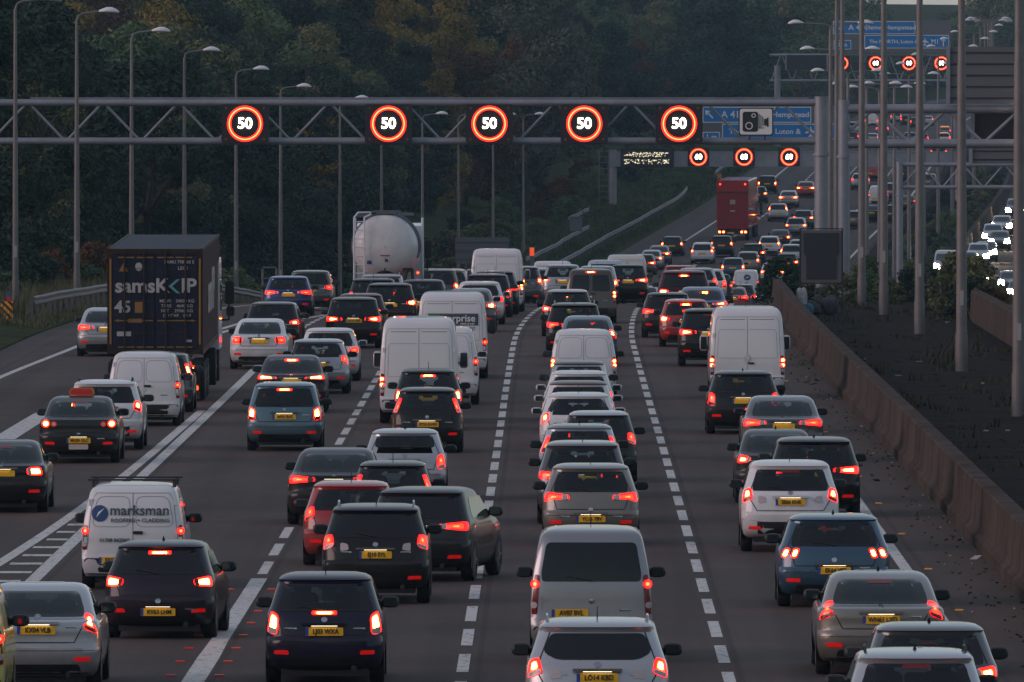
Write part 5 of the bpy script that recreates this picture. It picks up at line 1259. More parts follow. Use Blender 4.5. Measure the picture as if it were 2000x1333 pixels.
OV = [('hatch', 1958, 459, 'silver', 'grey oncoming car trailing behind the crossovers on the far carriageway'), ('suv', 1890, 537, 'grey', 'grey oncoming car between the post and the bush, lamps blazing'), ('hatch', 1992, 610, 'grey', 'grey oncoming car cut by the picture edge above the brown barrier'), ('suv', 1941, 480, 'silver', 'silver oncoming crossover behind a tall lamp post, lamps blazing'), ('hatch', 1953, 490, 'grey', 'grey oncoming car beside the silver crossover'), ('hatch', 1927, 512, 'grey', 'grey oncoming car in the middle of the cluster'),
      ('suv', 1912, 520, 'silver', 'silver oncoming off-roader lowest in the cluster'), ('suv', 1985, 428, 'grey', 'lone grey oncoming car higher on the far carriageway'), ('mpv', 1910, 566, 'dark', 'dark oncoming people carrier above the bush'), ('hatch', 1974, 573, 'grey', 'grey oncoming hatchback at the picture edge'), ('svan', 1848, 540, 'silver', 'silver oncoming van behind the barrier and post')]
for k, cx, yb, col, lab in OV:
    Y = Y_far(yb); L = KIND[k]['L']
    V(k, cx, -(Y + L), 1.72, KIND[k]['H'], col, lab, front=True, lod=1, cat='van' if 'van' in k else 'car')

# --- details on single vehicles
ts = empty('roof_sign', (0, 1.9, 1.43)); ts.parent = taxi
M_TAXI = mat('taxi_sign_amber', (.22, .075, .012), .4, emit=(1, .25, .02), es=.03); M_TAXR = mat('taxi_sign_red', (.12, .006, .006), .4, emit=RED, es=.06)
b = MB(); b.prism(rounded([(-.29, 0), (.29, 0), (.25, .16), (-.25, .16)], .07), 0, .18); b.build('case', M_TAXI, ts)
b = MB(); b.prism(rounded([(-.24, .02), (.24, .02), (.21, .13), (-.21, .13)], .05), -.012, .0); b.build('panel', M_TAXR, ts)
b = MB(); b.rbox((0, -.02, .36), (.42, .015, .11), .02); b.build('licence_plate', mat('licence_white', (.5, .42, .36), .4), taxi)
# roofer van lettering and roof bars
M_VINK = mat('vinyl_dark', (.05, .055, .07), .5); M_VBLUE = mat('vinyl_blue', (.015, .05, .16), .45); M_VGRN = mat('vinyl_green', (.02, .16, .07), .45); M_VWHT = mat('vinyl_white', (.7, .7, .7), .45)
zz = 1.30 * mx_['sc']
def on(ex, x, z): return ex['sy'](x, z) - .016
o = lettering('marksman', .235, M_VINK, (.11, on(mx_, .3, zz) , zz + .055), mk_, .003, 1.0); o.rotation_euler = (R(-9), 0, 0)
o = lettering('ROOFING + CLADDING', .088, M_VINK, (.12, on(mx_, .3, zz - .12), zz - .105), mk_, .001, 1.02); o.rotation_euler = (R(-9), 0, 0)
o = lettering('01708 862060', .085, M_VINK, (-.30, on(mx_, .3, .82), .80), mk_, .001); o.rotation_euler = (R(-3), 0, 0)
b = MB(); pl = [(-.54 + .135 * math.cos(a), zz + .01 + .135 * math.sin(a)) for a in [2 * math.pi * i / 24 for i in range(24)]]; mx_['patch'](b, pl, .012, 0, 3, step=.3)
mx_['patch'](b, [(-.60, zz - .06), (-.565, zz + .03), (-.46, zz + .10), (-.53, zz + .02)], .016, 1, 2, step=.3); b.build('logo_disc', [M_VBLUE, M_VWHT], mk_)
for y in (.75, 2.2):
    t = MB(); z = 1.68 + .085; t.box((0, y, z), (1.50, .06, .03))
    for s_ in (-1, 1): t.tube((s_ * .66, y, z), (s_ * .66, y, z - .12), .03, n=8)
    t.build('roof_bar', M_BLACK, mk_)
# hire van lettering
sc = EX['sc']; z = 1.72 * sc
b = MB(); EX['patch'](b, [(-.66, z - .16), (.72, z - .16), (.72, z + .16), (-.66, z + .16)], .014, 0, 3, step=.12); EX['patch'](b, [(-.66, z + .02), (-.34, z + .02), (-.34, z + .16), (-.66, z + .16)], .017, 1, 3, step=.12); b.build('logo_band', [M_VINK, M_VGRN], EN, 0)
o = lettering('enterprise', .27, M_VWHT, (.08, on(EX, .3, z) - .004, z + .03), EN, .004, 1.0); o.rotation_euler = (R(-4), 0, 0)
o = lettering('rent-a-car', .10, M_VWHT, (.42, on(EX, .3, z) - .004, z - .11), EN, .001); o.rotation_euler = (R(-4), 0, 0)
o = lettering('0800 800 227', .12, M_VGRN, (.30, on(EX, .3, z) - .004, z - .25), EN, .001); o.rotation_euler = (R(-4), 0, 0)
# diamond badge, star badge, emblem
b = MB(); zz = 1.12 * MVX['sc']; MVX['patch'](b, [(0, zz - .11), (.075, zz), (0, zz + .11), (-.075, zz)], .03, 0, 2, step=.3); b.build('badge', M_CHROME, MV)
b = MB(); zz = 1.32 * EVX['sc']; pl = [(.12 + .24 * math.cos(a), zz + .2 * math.sin(a)) for a in [2 * math.pi * i / 20 for i in range(20)]]; EVX['patch'](b, pl, .02, 0, 3, step=.3); EVX['patch'](b, [(-.02, zz - .06), (.10, zz + .02), (.28, zz + .08), (.12, zz - .04)], .025, 1, 2, step=.3); b.build('emblem', [M_VBLUE, M_VWHT], EV)

# ---------------------------------------------------------------- lorries
def lorry_wheels(root, x, ys, r=.5, w_=.30, dual=False):
    tm, rm = wheel_parts(r, w_)
    for y in ys:
        for s_ in (-1, 1):
            o = link('wheel', tm, root); o.location = (s_ * x, y, r); link('rim', rm, o)
            if s_ < 0: o.rotation_euler = (0, 0, math.pi)
def tractor(root, y, m, W=2.45, h=3.6, top=None):
    b = MB(); pl = [(y, .9), (y + 2.3, .9), (y + 2.3, 1.6), (y + 2.1, 2.6), (y + 1.7, h), (y + .1, h - .1)]
    n = len(pl); vs = [(-W / 2, a, c) for a, c in pl] + [(W / 2, a, c) for a, c in pl]
    b.add(vs, [list(range(n)), list(range(2 * n - 1, n - 1, -1))] + [(i, n + i, n + (i + 1) % n, (i + 1) % n) for i in range(n)])
    cab = b.build('cab', m, root, 30)
    for s_ in (-1, 1):
        t = MB(); t.box((s_ * (W / 2 + .004), y + 1.35, 2.3), (.02, .9, .8)); t.build('side_window', M_GLASS, cab)
        t = MB(); t.rbox((s_ * (W / 2 + .22), y + 1.9, 2.35), (.24, .14, .62), .06); t.rbox((s_ * (W / 2 + .24), y + 1.9, 1.85), (.22, .14, .26), .06)
        t.path([(s_ * W / 2, y + 1.9, 2.75), (s_ * (W / 2 + .2), y + 1.9, 2.75), (s_ * (W / 2 + .2), y + 1.9, 1.62), (s_ * W / 2, y + 1.9, 1.62)], .025, 6)
        t.build('wing_mirror', M_BLACK, cab)
    b = MB(); b.box((0, y - .2, .78), (1.0, 4.0, .22)); b.build('chassis', M_BLACK, root)
    lorry_wheels(root, 1.05, (y - 1.3, y + 1.5), .5, .32)
def lamp_cluster(root, xs, z, y, st, r=.075):
    for x in xs:
        b = MB(); n = 14; vs = [(x, y - .03, z)] + [(x + r * .55 * math.cos(2 * math.pi * i / n), y - .025, z + r * .55 * math.sin(2 * math.pi * i / n)) for i in range(n)] + [(x + r * math.cos(2 * math.pi * i / n), y, z + r * math.sin(2 * math.pi * i / n)) for i in range(n)]
        b.add(vs, [(0, 1 + i, 1 + (i + 1) % n) for i in range(n)], 1); b.add(vs, [(1 + i, 1 + n + i, 1 + n + (i + 1) % n, 1 + (i + 1) % n) for i in range(n)], 0)
        b.build('tail_light', [M_RED[st], M_CORE[st]], root)
# container lorry
def rusty(name, c):
    m, t, p = nodes(name); p.inputs['Roughness'].default_value = .6; p.inputs['Specular IOR Level'].default_value = .2; L = t.links
    tc = t.nodes.new('ShaderNodeTexCoord'); n = t.nodes.new('ShaderNodeTexNoise'); n.inputs['Scale'].default_value = 1.6; n.inputs['Detail'].default_value = 9; n.inputs['Roughness'].default_value = .75
    L.new(tc.outputs['Object'], n.inputs['Vector'])
    r = t.nodes.new('ShaderNodeValToRGB'); e = r.color_ramp.elements; e[0].position = .56; e[0].color = (*c, 1); e[1].position = .74; e[1].color = (.085, .035, .018, 1)
    q = r.color_ramp.elements.new(.3); q.color = (c[0] * .7, c[1] * .7, c[2] * .7, 1)
    L.new(n.outputs['Fac'], r.inputs['Fac']); L.new(r.outputs['Color'], p.inputs['Base Color']); return m
Y = Y_near(785); root = empty('container_lorry', (wx(303, Y), Y, gz(Y)), (R(.9), 0, R(-.6))); tag(root, 'articulated lorry with a dark blue shipping container, cab hidden in front', 'lorry', 'lorries in the traffic')
M_CONT = rusty('container_blue', (.013, .017, .034)); M_CRED = rusty('container_side', (.040, .014, .022)); M_ROOFC = rusty('container_roof', (.040, .048, .062)); M_RUST = rusty('container_frame', (.030, .018, .014))
cw, ch, z0, cl = 2.44, 2.70, 1.22, 13.7
b = MB(); b.box((0, cl / 2, z0 + ch / 2), (cw - .10, cl - .10, ch - .08)); b.build('core', M_RUST, root)
b = MB(); N = 90; vs = []
for i in range(N + 1):                    # corrugated side walls and roof
    y = .15 + (cl - .3) * i / N; k = (.0, .0, .035, .035)[i % 4]
    vs.append((y, k))
for s_ in (-1, 1):
    b.strip([(s_ * (cw / 2 - k), y, z0 + .1) for y, k in vs], [(s_ * (cw / 2 - k), y, z0 + ch - .08) for y, k in vs])
b.build('side_wall', M_CRED, root, 0)
b = MB(); b.strip([(-cw / 2 + .06, y, z0 + ch - k * .6) for y, k in vs], [(cw / 2 - .06, y, z0 + ch - k * .6) for y, k in vs]); b.build('roof', M_ROOFC, root, 0)
b = MB()
for s_ in (-1, 1):
    b.box((s_ * (cw / 2 - .05), .06, z0 + ch / 2), (.12, .14, ch)); b.box((s_ * (cw / 2 - .02), cl / 2, z0 + .05), (.05, cl, .14)); b.box((s_ * (cw / 2 - .03), cl / 2, z0 + ch - .03), (.06, cl, .08))
b.box((0, .06, z0 + ch - .07), (cw - .22, .14, .14)); b.box((0, .06, z0 + .07), (cw - .22, .14, .14)); b.build('frame', M_RUST, root)
for s_ in (-1, 1):
    b = MB(); b.box((s_ * .555, .03, z0 + ch / 2), (1.09, .06, ch - .30))
    for k in range(3): b.box((s_ * .555, -.006, z0 + .55 + k * .82), (1.0, .012, .045), 1)
    d_ = b.build('door', [M_CONT, M_GAP], root)
    for x in (.28, .78):
        t = MB(); t.tube((s_ * x, -.045, z0 + .06), (s_ * x, -.045, z0 + ch - .06), .022, n=8)
        for z in (z0 + .12, z0 + .8, z0 + 1.6, z0 + ch - .12): t.box((s_ * x, -.03, z), (.09, .05, .07))
        t.box((s_ * x + .12, -.06, z0 + .95), (.28, .02, .04)); t.build('locking_bar', M_RUST, d_)
M_YEL = mat('container_yellow', (.26, .13, .025), .5); M_LET = mat('container_white', (.40, .39, .37), .5); M_LTEAL = mat('container_teal', (.10, .32, .30), .5)
b = MB()
for s_ in (-1, 1):
    b.box((s_ * (cw / 2 - .075), -.016, z0 + ch / 2), (.05, .006, ch - .5))
    for x in (.16, .64): b.box((s_ * (x + .10), -.006, z0 + ch - .22), (.42, .012, .03)); b.box((s_ * (x + .10), -.006, z0 + .18), (.42, .012, .03))
    b.prism([(s_ * 1.05, z0 + .86), (s_ * .93, z0 + .90), (s_ * .93, z0 + .875), (s_ * .05, z0 + .875), (s_ * .05, z0 + .845), (s_ * .93, z0 + .845), (s_ * .93, z0 + .82)][::s_], -.012, -.002)
b.box((-.52, -.008, z0 + .86), (.36, .012, .10)); b.prism([(-.93, z0 + 2.12), (-.69, z0 + 2.12), (-.81, z0 + 2.34)], -.014, -.004); b.box((-.42, -.008, z0 + 1.2), (.20, .012, .28)); b.build('marking', M_YEL, root, 0)
o = lettering('samsK', .50, M_LET, (-.34, -.02, z0 + 1.74), root, .014, 1.05, 'company_lettering'); o = lettering('IP', .50, M_LET, (.86, -.02, z0 + 1.74), root, .014, 1.05, 'company_lettering')
b = MB(); b.prism([(.34, z0 + 1.74), (.56, z0 + 1.92), (.64, z0 + 1.92), (.44, z0 + 1.74), (.64, z0 + 1.56), (.56, z0 + 1.56)], -.024, -.014); b.build('teal_chevron', M_LTEAL, root, 0)
lettering('45', .42, M_LET, (-.83, -.012, z0 + 1.2), root, .012, 1, 'size_number')
lettering('SAMU 798168 5', .115, M_LET, (.62, -.012, z0 + 2.36), root, .002, 1, 'serial_lettering'); lettering('LEG1', .12, M_LET, (.72, -.012, z0 + 2.20), root, .002, 1, 'serial_lettering')
for k, t in enumerate(('MGW.   34000 KG', 'TARE    4640 KG', 'NET    29360 KG', 'CU.CAP.   85.0')): lettering(t, .115, M_LET, (.56, -.012, z0 + 1.36 - k * .125), root, .001, 1, 'weight_lettering')
b = MB(); b.box((-.80, -.008, z0 + .52), (.36, .012, .12)); n = 16; b.prism([(-.42 + .09 * math.cos(2 * math.pi * i / n), z0 + 2.24 + .11 * math.sin(2 * math.pi * i / n)) for i in range(n)], -.012, -.003); b.box((.86, -.008, z0 + .34), (.16, .012, .06)); b.build('label_patch', M_LET, root, 0)
o = link('company_lettering', text_mesh('samsKIP', 1.5, M_LET, .03, .004, 1.0), root); o.location = (cw / 2 + .012, 6.5, z0 + 1.4); o.rotation_euler = (0, 0, R(90))
b = MB(); b.box((0, 5.5, 1.02), (.9, 11, .30)); b.box((0, .35, 1.0), (2.3, .2, .16)); b.box((0, .12, .62), (2.2, .08, .14)); b.build('chassis', M_BLACK, root)
b = MB(); b.box((0, .06, .84), (2.3, .06, .20)); b.build('light_panel', M_BLACK, root)
lamp_cluster(root, (-.95, -.78, .78, .95), .84, .0, 'b', .085)
lorry_wheels(root, 1.06, (1.1, 2.4, 3.7), .5, .38)
b = MB(); b.rbox((.86, .30, .34), (.48, .02, .12), .03); b.rbox((.86, .34, .38), (.56, .03, .66), .02, 1); b.build('mud_flap', [mat('amber_reflector_glow', (.8, .16, .02), .3, emit=(1, .12, .02), es=.8), mat('mud_flap_brown', (.03, .022, .016), .7)], root)  # reflector has an added glow of its own, though no lamp
p_ = MB(); p_.rbox((0, -.02, .98), (.52, .014, .11), .012); p_.build('number_plate', mat('dim_plate', (.25, .22, .2), .5), root)
tractor(root, 12.4, pt('white'), 2.5, 3.3)
# tanker
Y = 482; root = empty('tanker_lorry', (wx(752, Y), Y, gz(Y)), (math.atan(slope(Y)), 0, -head(Y) + R(.35))); tag(root, 'bulk tanker lorry with a grubby white barrel and ladder', 'lorry', 'lorries in the traffic')
M_TANK = mat('tank_white', (.56, .54, .53), .38, coat=.2, noise=(.9, .2))
b = MB(); n = 40; secs = []
prof = [(0.0, .02), (.02, .35), (.10, .70), (.22, .93), (.40, 1.08), (.62, 1.15), (4, 1.15), (8.5, 1.15), (8.9, 1.0), (9.1, .5), (9.15, .02)]
cz = 2.52
for y, r in prof: secs += [(r * math.cos(2 * math.pi * i / n), y, cz + r * math.sin(2 * math.pi * i / n) - y * .018) for i in range(n)]
b.add(secs, [(j * n + i, j * n + (i + 1) % n, (j + 1) * n + (i + 1) % n, (j + 1) * n + i) for j in range(len(prof) - 1) for i in range(n)]); tk = b.build('tank', M_TANK, root, 50)
b = MB()
for yy in (.66, 3.0, 6.0): b.path([(1.165 * math.cos(R(a)), yy, cz + 1.165 * math.sin(R(a))) for a in range(-20, 201, 10)], .03, 6)
b.build('strap', mat('tank_band', (.10, .11, .14), .5), tk)
b = MB()
for x in (-1.08, -.72): b.tube((x, -.06, .9), (x, -.06, 3.55), .03, n=8)
for k in range(9): b.tube((-1.08, -.06, 1.0 + k * .30), (-.72, -.06, 1.0 + k * .30), .018, n=6)
b.path([(-1.08, -.06, 3.55), (-.95, .3, 3.72), (-.5, .6, 3.72)], .03, 6); b.path([(-.72, -.06, 3.55), (-.5, .3, 3.66)], .03, 6); b.build('ladder', M_LAMPHEAD, root)
b = MB(); b.box((0, 3.6, 3.69), (.62, 6.2, .05))
for k in range(10): b.box((0, .7 + k * .65, 3.74), (.95, .10, .05), rot=Matrix.Rotation(R(12), 3, 'Z'))
b.box((.72, .9, 3.66), (.55, .5, .10)); b.box((-.72, 1.0, 3.60), (.6, .6, .10)); b.build('walkway', M_STEEL, root)
b = MB()
for k in range(9):
    a = R(20 + 140 * k / 8); c = R(20 + 140 * (k + 1) / 8)
    b.tube((.42 * math.cos(a), -.02, 1.35 + .30 * math.sin(a)), (.42 * math.cos(c), -.02, 1.35 + .30 * math.sin(c)), .05, n=6)
b.tube((0, -.12, 1.40), (0, .25, 1.40), .22, n=16); b.tube((0, -.1, 1.6), (0, -.1, 1.78), .03, n=6); b.tube((.62, -.05, 1.0), (.78, .0, 1.75), .05, n=8); b.box((.78, .05, 1.72), (.34, .1, .14)); b.tube((.86, -.05, .75), (.98, -.05, 1.5), .045, n=8); b.build('discharge_valve', M_RUST, root)
b = MB(); b.box((0, 4.8, 1.0), (1.0, 9.0, .28)); b.box((0, .2, .95), (2.3, .16, .2)); b.box((0, .2, .60), (2.2, .08, .14)); b.box((.95, .25, 1.3), (.10, .1, .9)); b.build('chassis', M_BLACK, root)
lamp_cluster(root, (-1.0, 1.0, .8, 1.12), .98, .08, 't', .06); lamp_cluster(root, (1.14,), 1.62, .12, 't', .05)
b = MB(); b.box((-.55, .08, 1.98), (.16, .008, .13), rot=Matrix.Rotation(R(14), 3, 'Z')); b.build('blue_label', M_VBLUE, tk); b = MB(); b.box((0, -.012, 2.22), (.34, .008, .035)); b.build('red_label', mat('label_red', (.3, .03, .04), .5), tk)
b = MB(); b.prism([(.0, 2.0), (.1, 2.0), (.1, 2.1), (.05, 2.08), (.0, 2.14)], -.014, -.008); b.build('black_label', M_INK, tk)
lorry_wheels(root, 1.02, (1.2, 2.5, 3.8), .5, .36)
for s_ in (-1, 1):
    t = MB(); t.tube((s_ * 1.20, 8.6, .9), (s_ * 1.20, 8.6, 3.5), .045, n=8); t.build('side_post', M_LAMPHEAD, root)
tractor(root, 9.6, pt('silver'), 2.3, 3.3)
# red box lorry on the hill
Y = 1085; root = empty('box_lorry', (wx(1431, Y), Y, gz(Y)), (math.atan(slope(Y)), 0, -head(Y) - R(1.2))); tag(root, 'tall red box lorry climbing the hill beyond the dip', 'lorry', 'lorries in the traffic')
M_MAIL = pt('mailred'); w_, h0, h1, ll = 2.5, .95, 4.75, 12.0
b = MB(); b.rbox((0, ll / 2, (h0 + h1) / 2), (w_, ll, h1 - h0), .10, 0); b.build('box_body', M_MAIL, root)
b = MB(); b.box((0, -.02, (h0 + h1) / 2 - .35), (w_ - .22, .04, h1 - h0 - 1.0)); 
for k in range(9): b.box((0, -.045, h0 + .35 + k * .3), (w_ - .26, .012, .02))
b.build('tail_shutter', paint('mailred_shutter', (.22, .010, .012), 0, .45), root); b = MB(); b.box((0, -.05, h1 - .92), (w_ - .16, .06, .09)); b.build('shutter_rail', M_BLACK, root)
b = MB(); b.box((0, -.055, 3.05), (.40, .012, .34)); b.box((0, -.055, 2.35), (.38, .012, .10)); b.build('label_patch', M_LET, root)
lettering('Royal', .13, M_MAIL, (0, -.066, 3.12), root, .002, name='company_lettering'); lettering('Mail', .13, M_MAIL, (0, -.066, 2.98), root, .002, name='company_lettering')
b = MB(); b.box((0, -.05, h0 + .12), (w_ - .1, .10, .10)); b.build('tail_bar', pt('red'), root)
b = MB(); b.box((0, 5.5, .8), (1.0, 10.5, .25)); b.box((0, .05, .66), (2.3, .1, .24)); b.build('chassis', M_BLACK, root)
lamp_cluster(root, (-1.02, -.72, .72, 1.02), .70, -.03, 'b', .11); lamp_cluster(root, (-.98, .98), h1 - .30, -.03, 't', .07)
p_ = MB(); p_.rbox((-.15, -.03, .62), (.52, .014, .11), .012); p_.build('number_plate', M_PLATE, root)
lorry_wheels(root, 1.05, (2.0, 3.3), .5, .34); tractor(root, 12.3, M_MAIL, 2.45, 3.9)
# ---------------------------------------------------------------- trees, bushes, weeds, litter
def leaf_mat(name, c1, c2, c3):
    m, t, p = nodes(name); p.inputs['Roughness'].default_value = .7; p.inputs['Specular IOR Level'].default_value = .2; L = t.links
    g = t.nodes.new('ShaderNodeNewGeometry'); oi = t.nodes.new('ShaderNodeObjectInfo'); tc = t.nodes.new('ShaderNodeTexCoord')
    n = t.nodes.new('ShaderNodeTexNoise'); n.inputs['Scale'].default_value = .35; n.inputs['Detail'].default_value = 4; L.new(tc.outputs['Object'], n.inputs['Vector'])
    a = t.nodes.new('ShaderNodeMath'); a.operation = 'MULTIPLY_ADD'; a.inputs[1].default_value = .30; L.new(g.outputs['Random Per Island'], a.inputs[0])
    b = t.nodes.new('ShaderNodeMath'); b.operation = 'MULTIPLY_ADD'; b.inputs[1].default_value = .28; b.inputs[2].default_value = -.05; L.new(oi.outputs['Random'], b.inputs[0])
    L.new(b.outputs[0], a.inputs[2]); c = t.nodes.new('ShaderNodeMath'); c.operation = 'MULTIPLY_ADD'; c.inputs[1].default_value = .55; L.new(n.outputs['Fac'], c.inputs[0]); L.new(a.outputs[0], c.inputs[2])
    r = t.nodes.new('ShaderNodeValToRGB'); e = r.color_ramp.elements; e[0].position = .22; e[0].color = (*c1, 1); e[1].position = .82; e[1].color = (*c3, 1)
    q = r.color_ramp.elements.new(.5); q.color = (*c2, 1); L.new(c.outputs[0], r.inputs['Fac']); L.new(r.outputs['Color'], p.inputs['Base Color'])
    return m
LEAF = {'dark green': leaf_mat('leaf_shaded_green', (.006, .017, .011), (.013, .033, .019), (.028, .056, .026)),  # darkened leaf colour: shade of the wood's front rows is painted in
        'olive': leaf_mat('leaf_olive', (.046, .062, .024), (.098, .112, .044), (.17, .165, .062)),
        'autumn yellow': leaf_mat('leaf_yellow', (.075, .060, .014), (.16, .12, .022), (.24, .17, .028)),
        'russet': leaf_mat('leaf_russet', (.034, .020, .008), (.080, .038, .012), (.13, .055, .014)),
        'grey-green': leaf_mat('leaf_grey_green', (.045, .058, .042), (.080, .095, .072), (.12, .135, .105)),
        'green': leaf_mat('leaf_green', (.030, .062, .028), (.064, .112, .046), (.115, .165, .064))}
M_BARK = mat('bark', (.035, .030, .026), .9, noise=(4, .3))
def crown_mesh(seed, n, w_, h, base, leaf, weep=0):
    """leaf sprays scattered through a lumpy crown, denser towards the outside"""
    rr = random.Random(seed); cl = []
    k = 34
    for i in range(k):
        a = rr.uniform(0, 2 * math.pi); t = (i + .5) / k; z = base + (h - base) * t
        prof = math.sin(math.pi * min(1, .16 + .80 * t)) ** .7
        q = w_ * prof * math.sqrt(rr.uniform(.12, 1)) * .86
        cl.append((q * math.cos(a), q * math.sin(a), z, w_ * rr.uniform(.20, .36)))
    v, f = [], []
    for i in range(n):
        cx, cy, cz, cr = cl[rr.randrange(k)]
        while True:
            d = Vector((rr.gauss(0, 1), rr.gauss(0, 1), rr.gauss(0, 1)))
            if d.length > .1: break
        d.normalize(); rad = cr * rr.uniform(.45, 1) ** .5
        if rr.random() < .08: rad *= 1.25
        p = Vector((cx, cy, cz)) + Vector((d.x, d.y, d.z * .72)) * rad
        if p.z < base * .5: continue
        nrm = (d * .9 + Vector((rr.gauss(0, .6), rr.gauss(0, .6), rr.gauss(0, .6) + .35))).normalized()
        u = nrm.orthogonal().normalized(); u.rotate(Matrix.Rotation(rr.uniform(0, 6.28), 3, nrm)); w2 = nrm.cross(u)
        s_ = leaf * rr.uniform(.55, 1.25); o = len(v)
        v += [p - u * s_, p + w2 * s_ * .45 + nrm * s_ * .12, p + u * s_ * (1.0) - Vector((0, 0, weep * s_)), p - w2 * s_ * .45 + nrm * s_ * .12]
        f.append((o, o + 1, o + 2, o + 3))
    me = bpy.data.meshes.new('crown'); me.from_pydata([tuple(q) for q in v], [], f); me.update(); return me
def trunk_mesh(seed, h, w_):
    rr = random.Random(seed); b = MB(); p = Vector((0, 0, -.8)); r = .32
    pts = [p]
    for k in range(6): p = p + Vector((rr.gauss(0, .18), rr.gauss(0, .18), h * .145)); pts.append(p)
    for k in range(6): b.tube(pts[k], pts[k + 1], r * (1 - k / 7.5), r * (1 - (k + 1) / 7.5), 8, cap=False)
    for k in range(9):
        q = pts[rr.randint(2, 5)]; a = rr.uniform(0, 6.28); e = q + Vector((math.cos(a) * w_ * .55, math.sin(a) * w_ * .55, h * rr.uniform(.1, .3)))
        m_ = (q + e) / 2 + Vector((0, 0, .3)); b.tube(q, m_, .13, .08, 6, cap=False); b.tube(m_, e, .08, .03, 6, cap=False)
    return b.mesh('trunk', M_BARK)
VAR = []
for k, (n, w_, h, base, lf, weep) in enumerate([(19000, 5.0, 15, 1.2, .19, 0), (19000, 4.4, 17, 1.8, .18, 0), (20000, 5.6, 14, 1.0, .20, 0), (18000, 4.0, 16, 1.4, .18, .2), (20000, 5.2, 18, 2.0, .19, 0)]):
    VAR.append((crown_mesh(100 + k, n, w_, h, base, lf, weep), trunk_mesh(200 + k, h, w_), h))
VAR.append((crown_mesh(177, 26000, 6.5, 20, 3, .20, .3), VAR[2][1], 20))
BUSHV = [crown_mesh(300 + k, 2600, 1.0, 1.7, .05, .085) for k in range(3)]
_VM = {}
def crown_of(k, kind):
    if (k, kind) not in _VM:
        m = VAR[k][0].copy(); m.name = 'crown'; m.materials.append(LEAF[kind]); _VM[(k, kind)] = m
    return _VM[(k, kind)]
rt = random.Random(11); ntree = {}
LM = [(-200, 'the striped hazard board'), (90, 'the foremost verge lamp posts'), (300, 'the container lorry'), (460, 'the fifth verge lamp post'), (560, 'the blue hatchback'), (750, 'the tanker lorry'), (900, 'the grey sign back'),
      (1000, 'the box-shaped white van'), (1110, 'the curving crash barrier'), (1200, 'the message gantry leg'), (1300, 'the lit message panel'), (1400, 'the red lorry'), (1480, 'the speed camera sign')]
used = {}
def tree(x, Y, zb, h, kind, lab, grp, wide=1.0, var=None):
    k = rt.randrange(5) if var is None else var
    r = empty('tree', (x, Y, zb - .3), (0, 0, rt.uniform(0, 6.28))); s_ = h / VAR[k][2]; r.scale = (s_ * wide, s_ * wide, s_)
    tag(r, lab, 'tree', grp)
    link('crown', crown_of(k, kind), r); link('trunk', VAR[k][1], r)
WORDS = {1: 'front row', 2: 'second row', 3: 'upslope', 4: 'on the crest'}
SIZE = ['', 'slender ', 'broad ', 'tall ', 'bushy ', 'leaning ', 'small ', 'ragged ', 'dense ', 'round-topped ', 'spreading ', 'narrow ', 'full ', 'loose ', 'stout ', 'airy ']
def wood_tree(d, Y, h, kind, row, wide=1.0):
    x = A(Y) + d; px = 1000 + x * pxs(Y)
    if not -190 < px < 1515: return
    lm = [t for p, t in LM if p <= px][-1]
    base = f'{{}}{kind} tree in the wood, {WORDS[row]} behind {lm}'
    n = used.get(base, 0); used[base] = n + 1
    tree(x, Y, terrain(d, Y), h, kind, base.format(SIZE[n % len(SIZE)]), 'trees of the roadside wood', wide)
for row, d0, y0, y1, st, hh in ((1, -26, 500, 1560, 14.0, (10, 14)), (2, -37, 560, 1700, 16, (13, 17)), (3, -56, 640, 1950, 23, (15, 19)), (4, -86, 760, 2100, 32, (16, 21))):
    Y = y0
    while Y < y1:
        u = rt.random(); px = 1000 + (A(Y) + d0) * pxs(Y)
        if row <= 2: kind = 'dark green' if u < .52 else ('olive' if u < .74 else ('green' if u < .88 else ('autumn yellow' if u < .95 else 'russet')))  # front rows lean on the green with shade in its colour
        else: kind = 'olive' if u < .34 else ('green' if u < .60 else ('autumn yellow' if u < .74 else ('russet' if u < .84 else 'dark green')))
        if 620 < px < 900 and row in (1, 2) and u > .6: kind = 'autumn yellow'
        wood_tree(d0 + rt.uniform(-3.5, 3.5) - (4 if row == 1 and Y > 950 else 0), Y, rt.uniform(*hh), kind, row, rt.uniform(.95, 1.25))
        Y += st * rt.uniform(.8, 1.2)
Y = 1150; x = wx(1030, Y)
tree(x, Y, terrain(x - A(Y), Y) - 1, 22, 'grey-green', 'pale grey-green tree standing out high in the wood above the middle speed signals', 'trees of the roadside wood', 1.0, 5)
# far trees, both sides and across the end of the view
far = []
for i in range(26):
    Y = 1620 + i * 30; far.append((-20 - rt.uniform(0, 26), Y, rt.uniform(13, 18)))
for i in range(22):
    Y = 1250 + i * 52; far.append((42 + rt.uniform(0, 12), Y, rt.uniform(9, 14)))
for i in range(16): far.append((44 + i * 2.2, 1900 + rt.uniform(0, 180), rt.uniform(12, 16)))
for i in range(34):
    Y = 2090 + i * 11; d = -17 - rt.uniform(0, 22); px = 1000 + (A(Y) + d) * pxs(Y)
    far.append((d, Y, (11.3 if 1680 < px < 1880 else 20) + rt.uniform(-1.5, 1)))
for i in range(14): far.append((-40 - rt.uniform(0, 40), 1980 + i * 28, rt.uniform(15, 19)))
for i in range(30):
    px = 1170 + i * 12; Y = 1750 + (i * 7 % 5) * 90; far.append((wx(px, Y) - A(Y), Y, rt.uniform(17, 22)))
nfar = {}
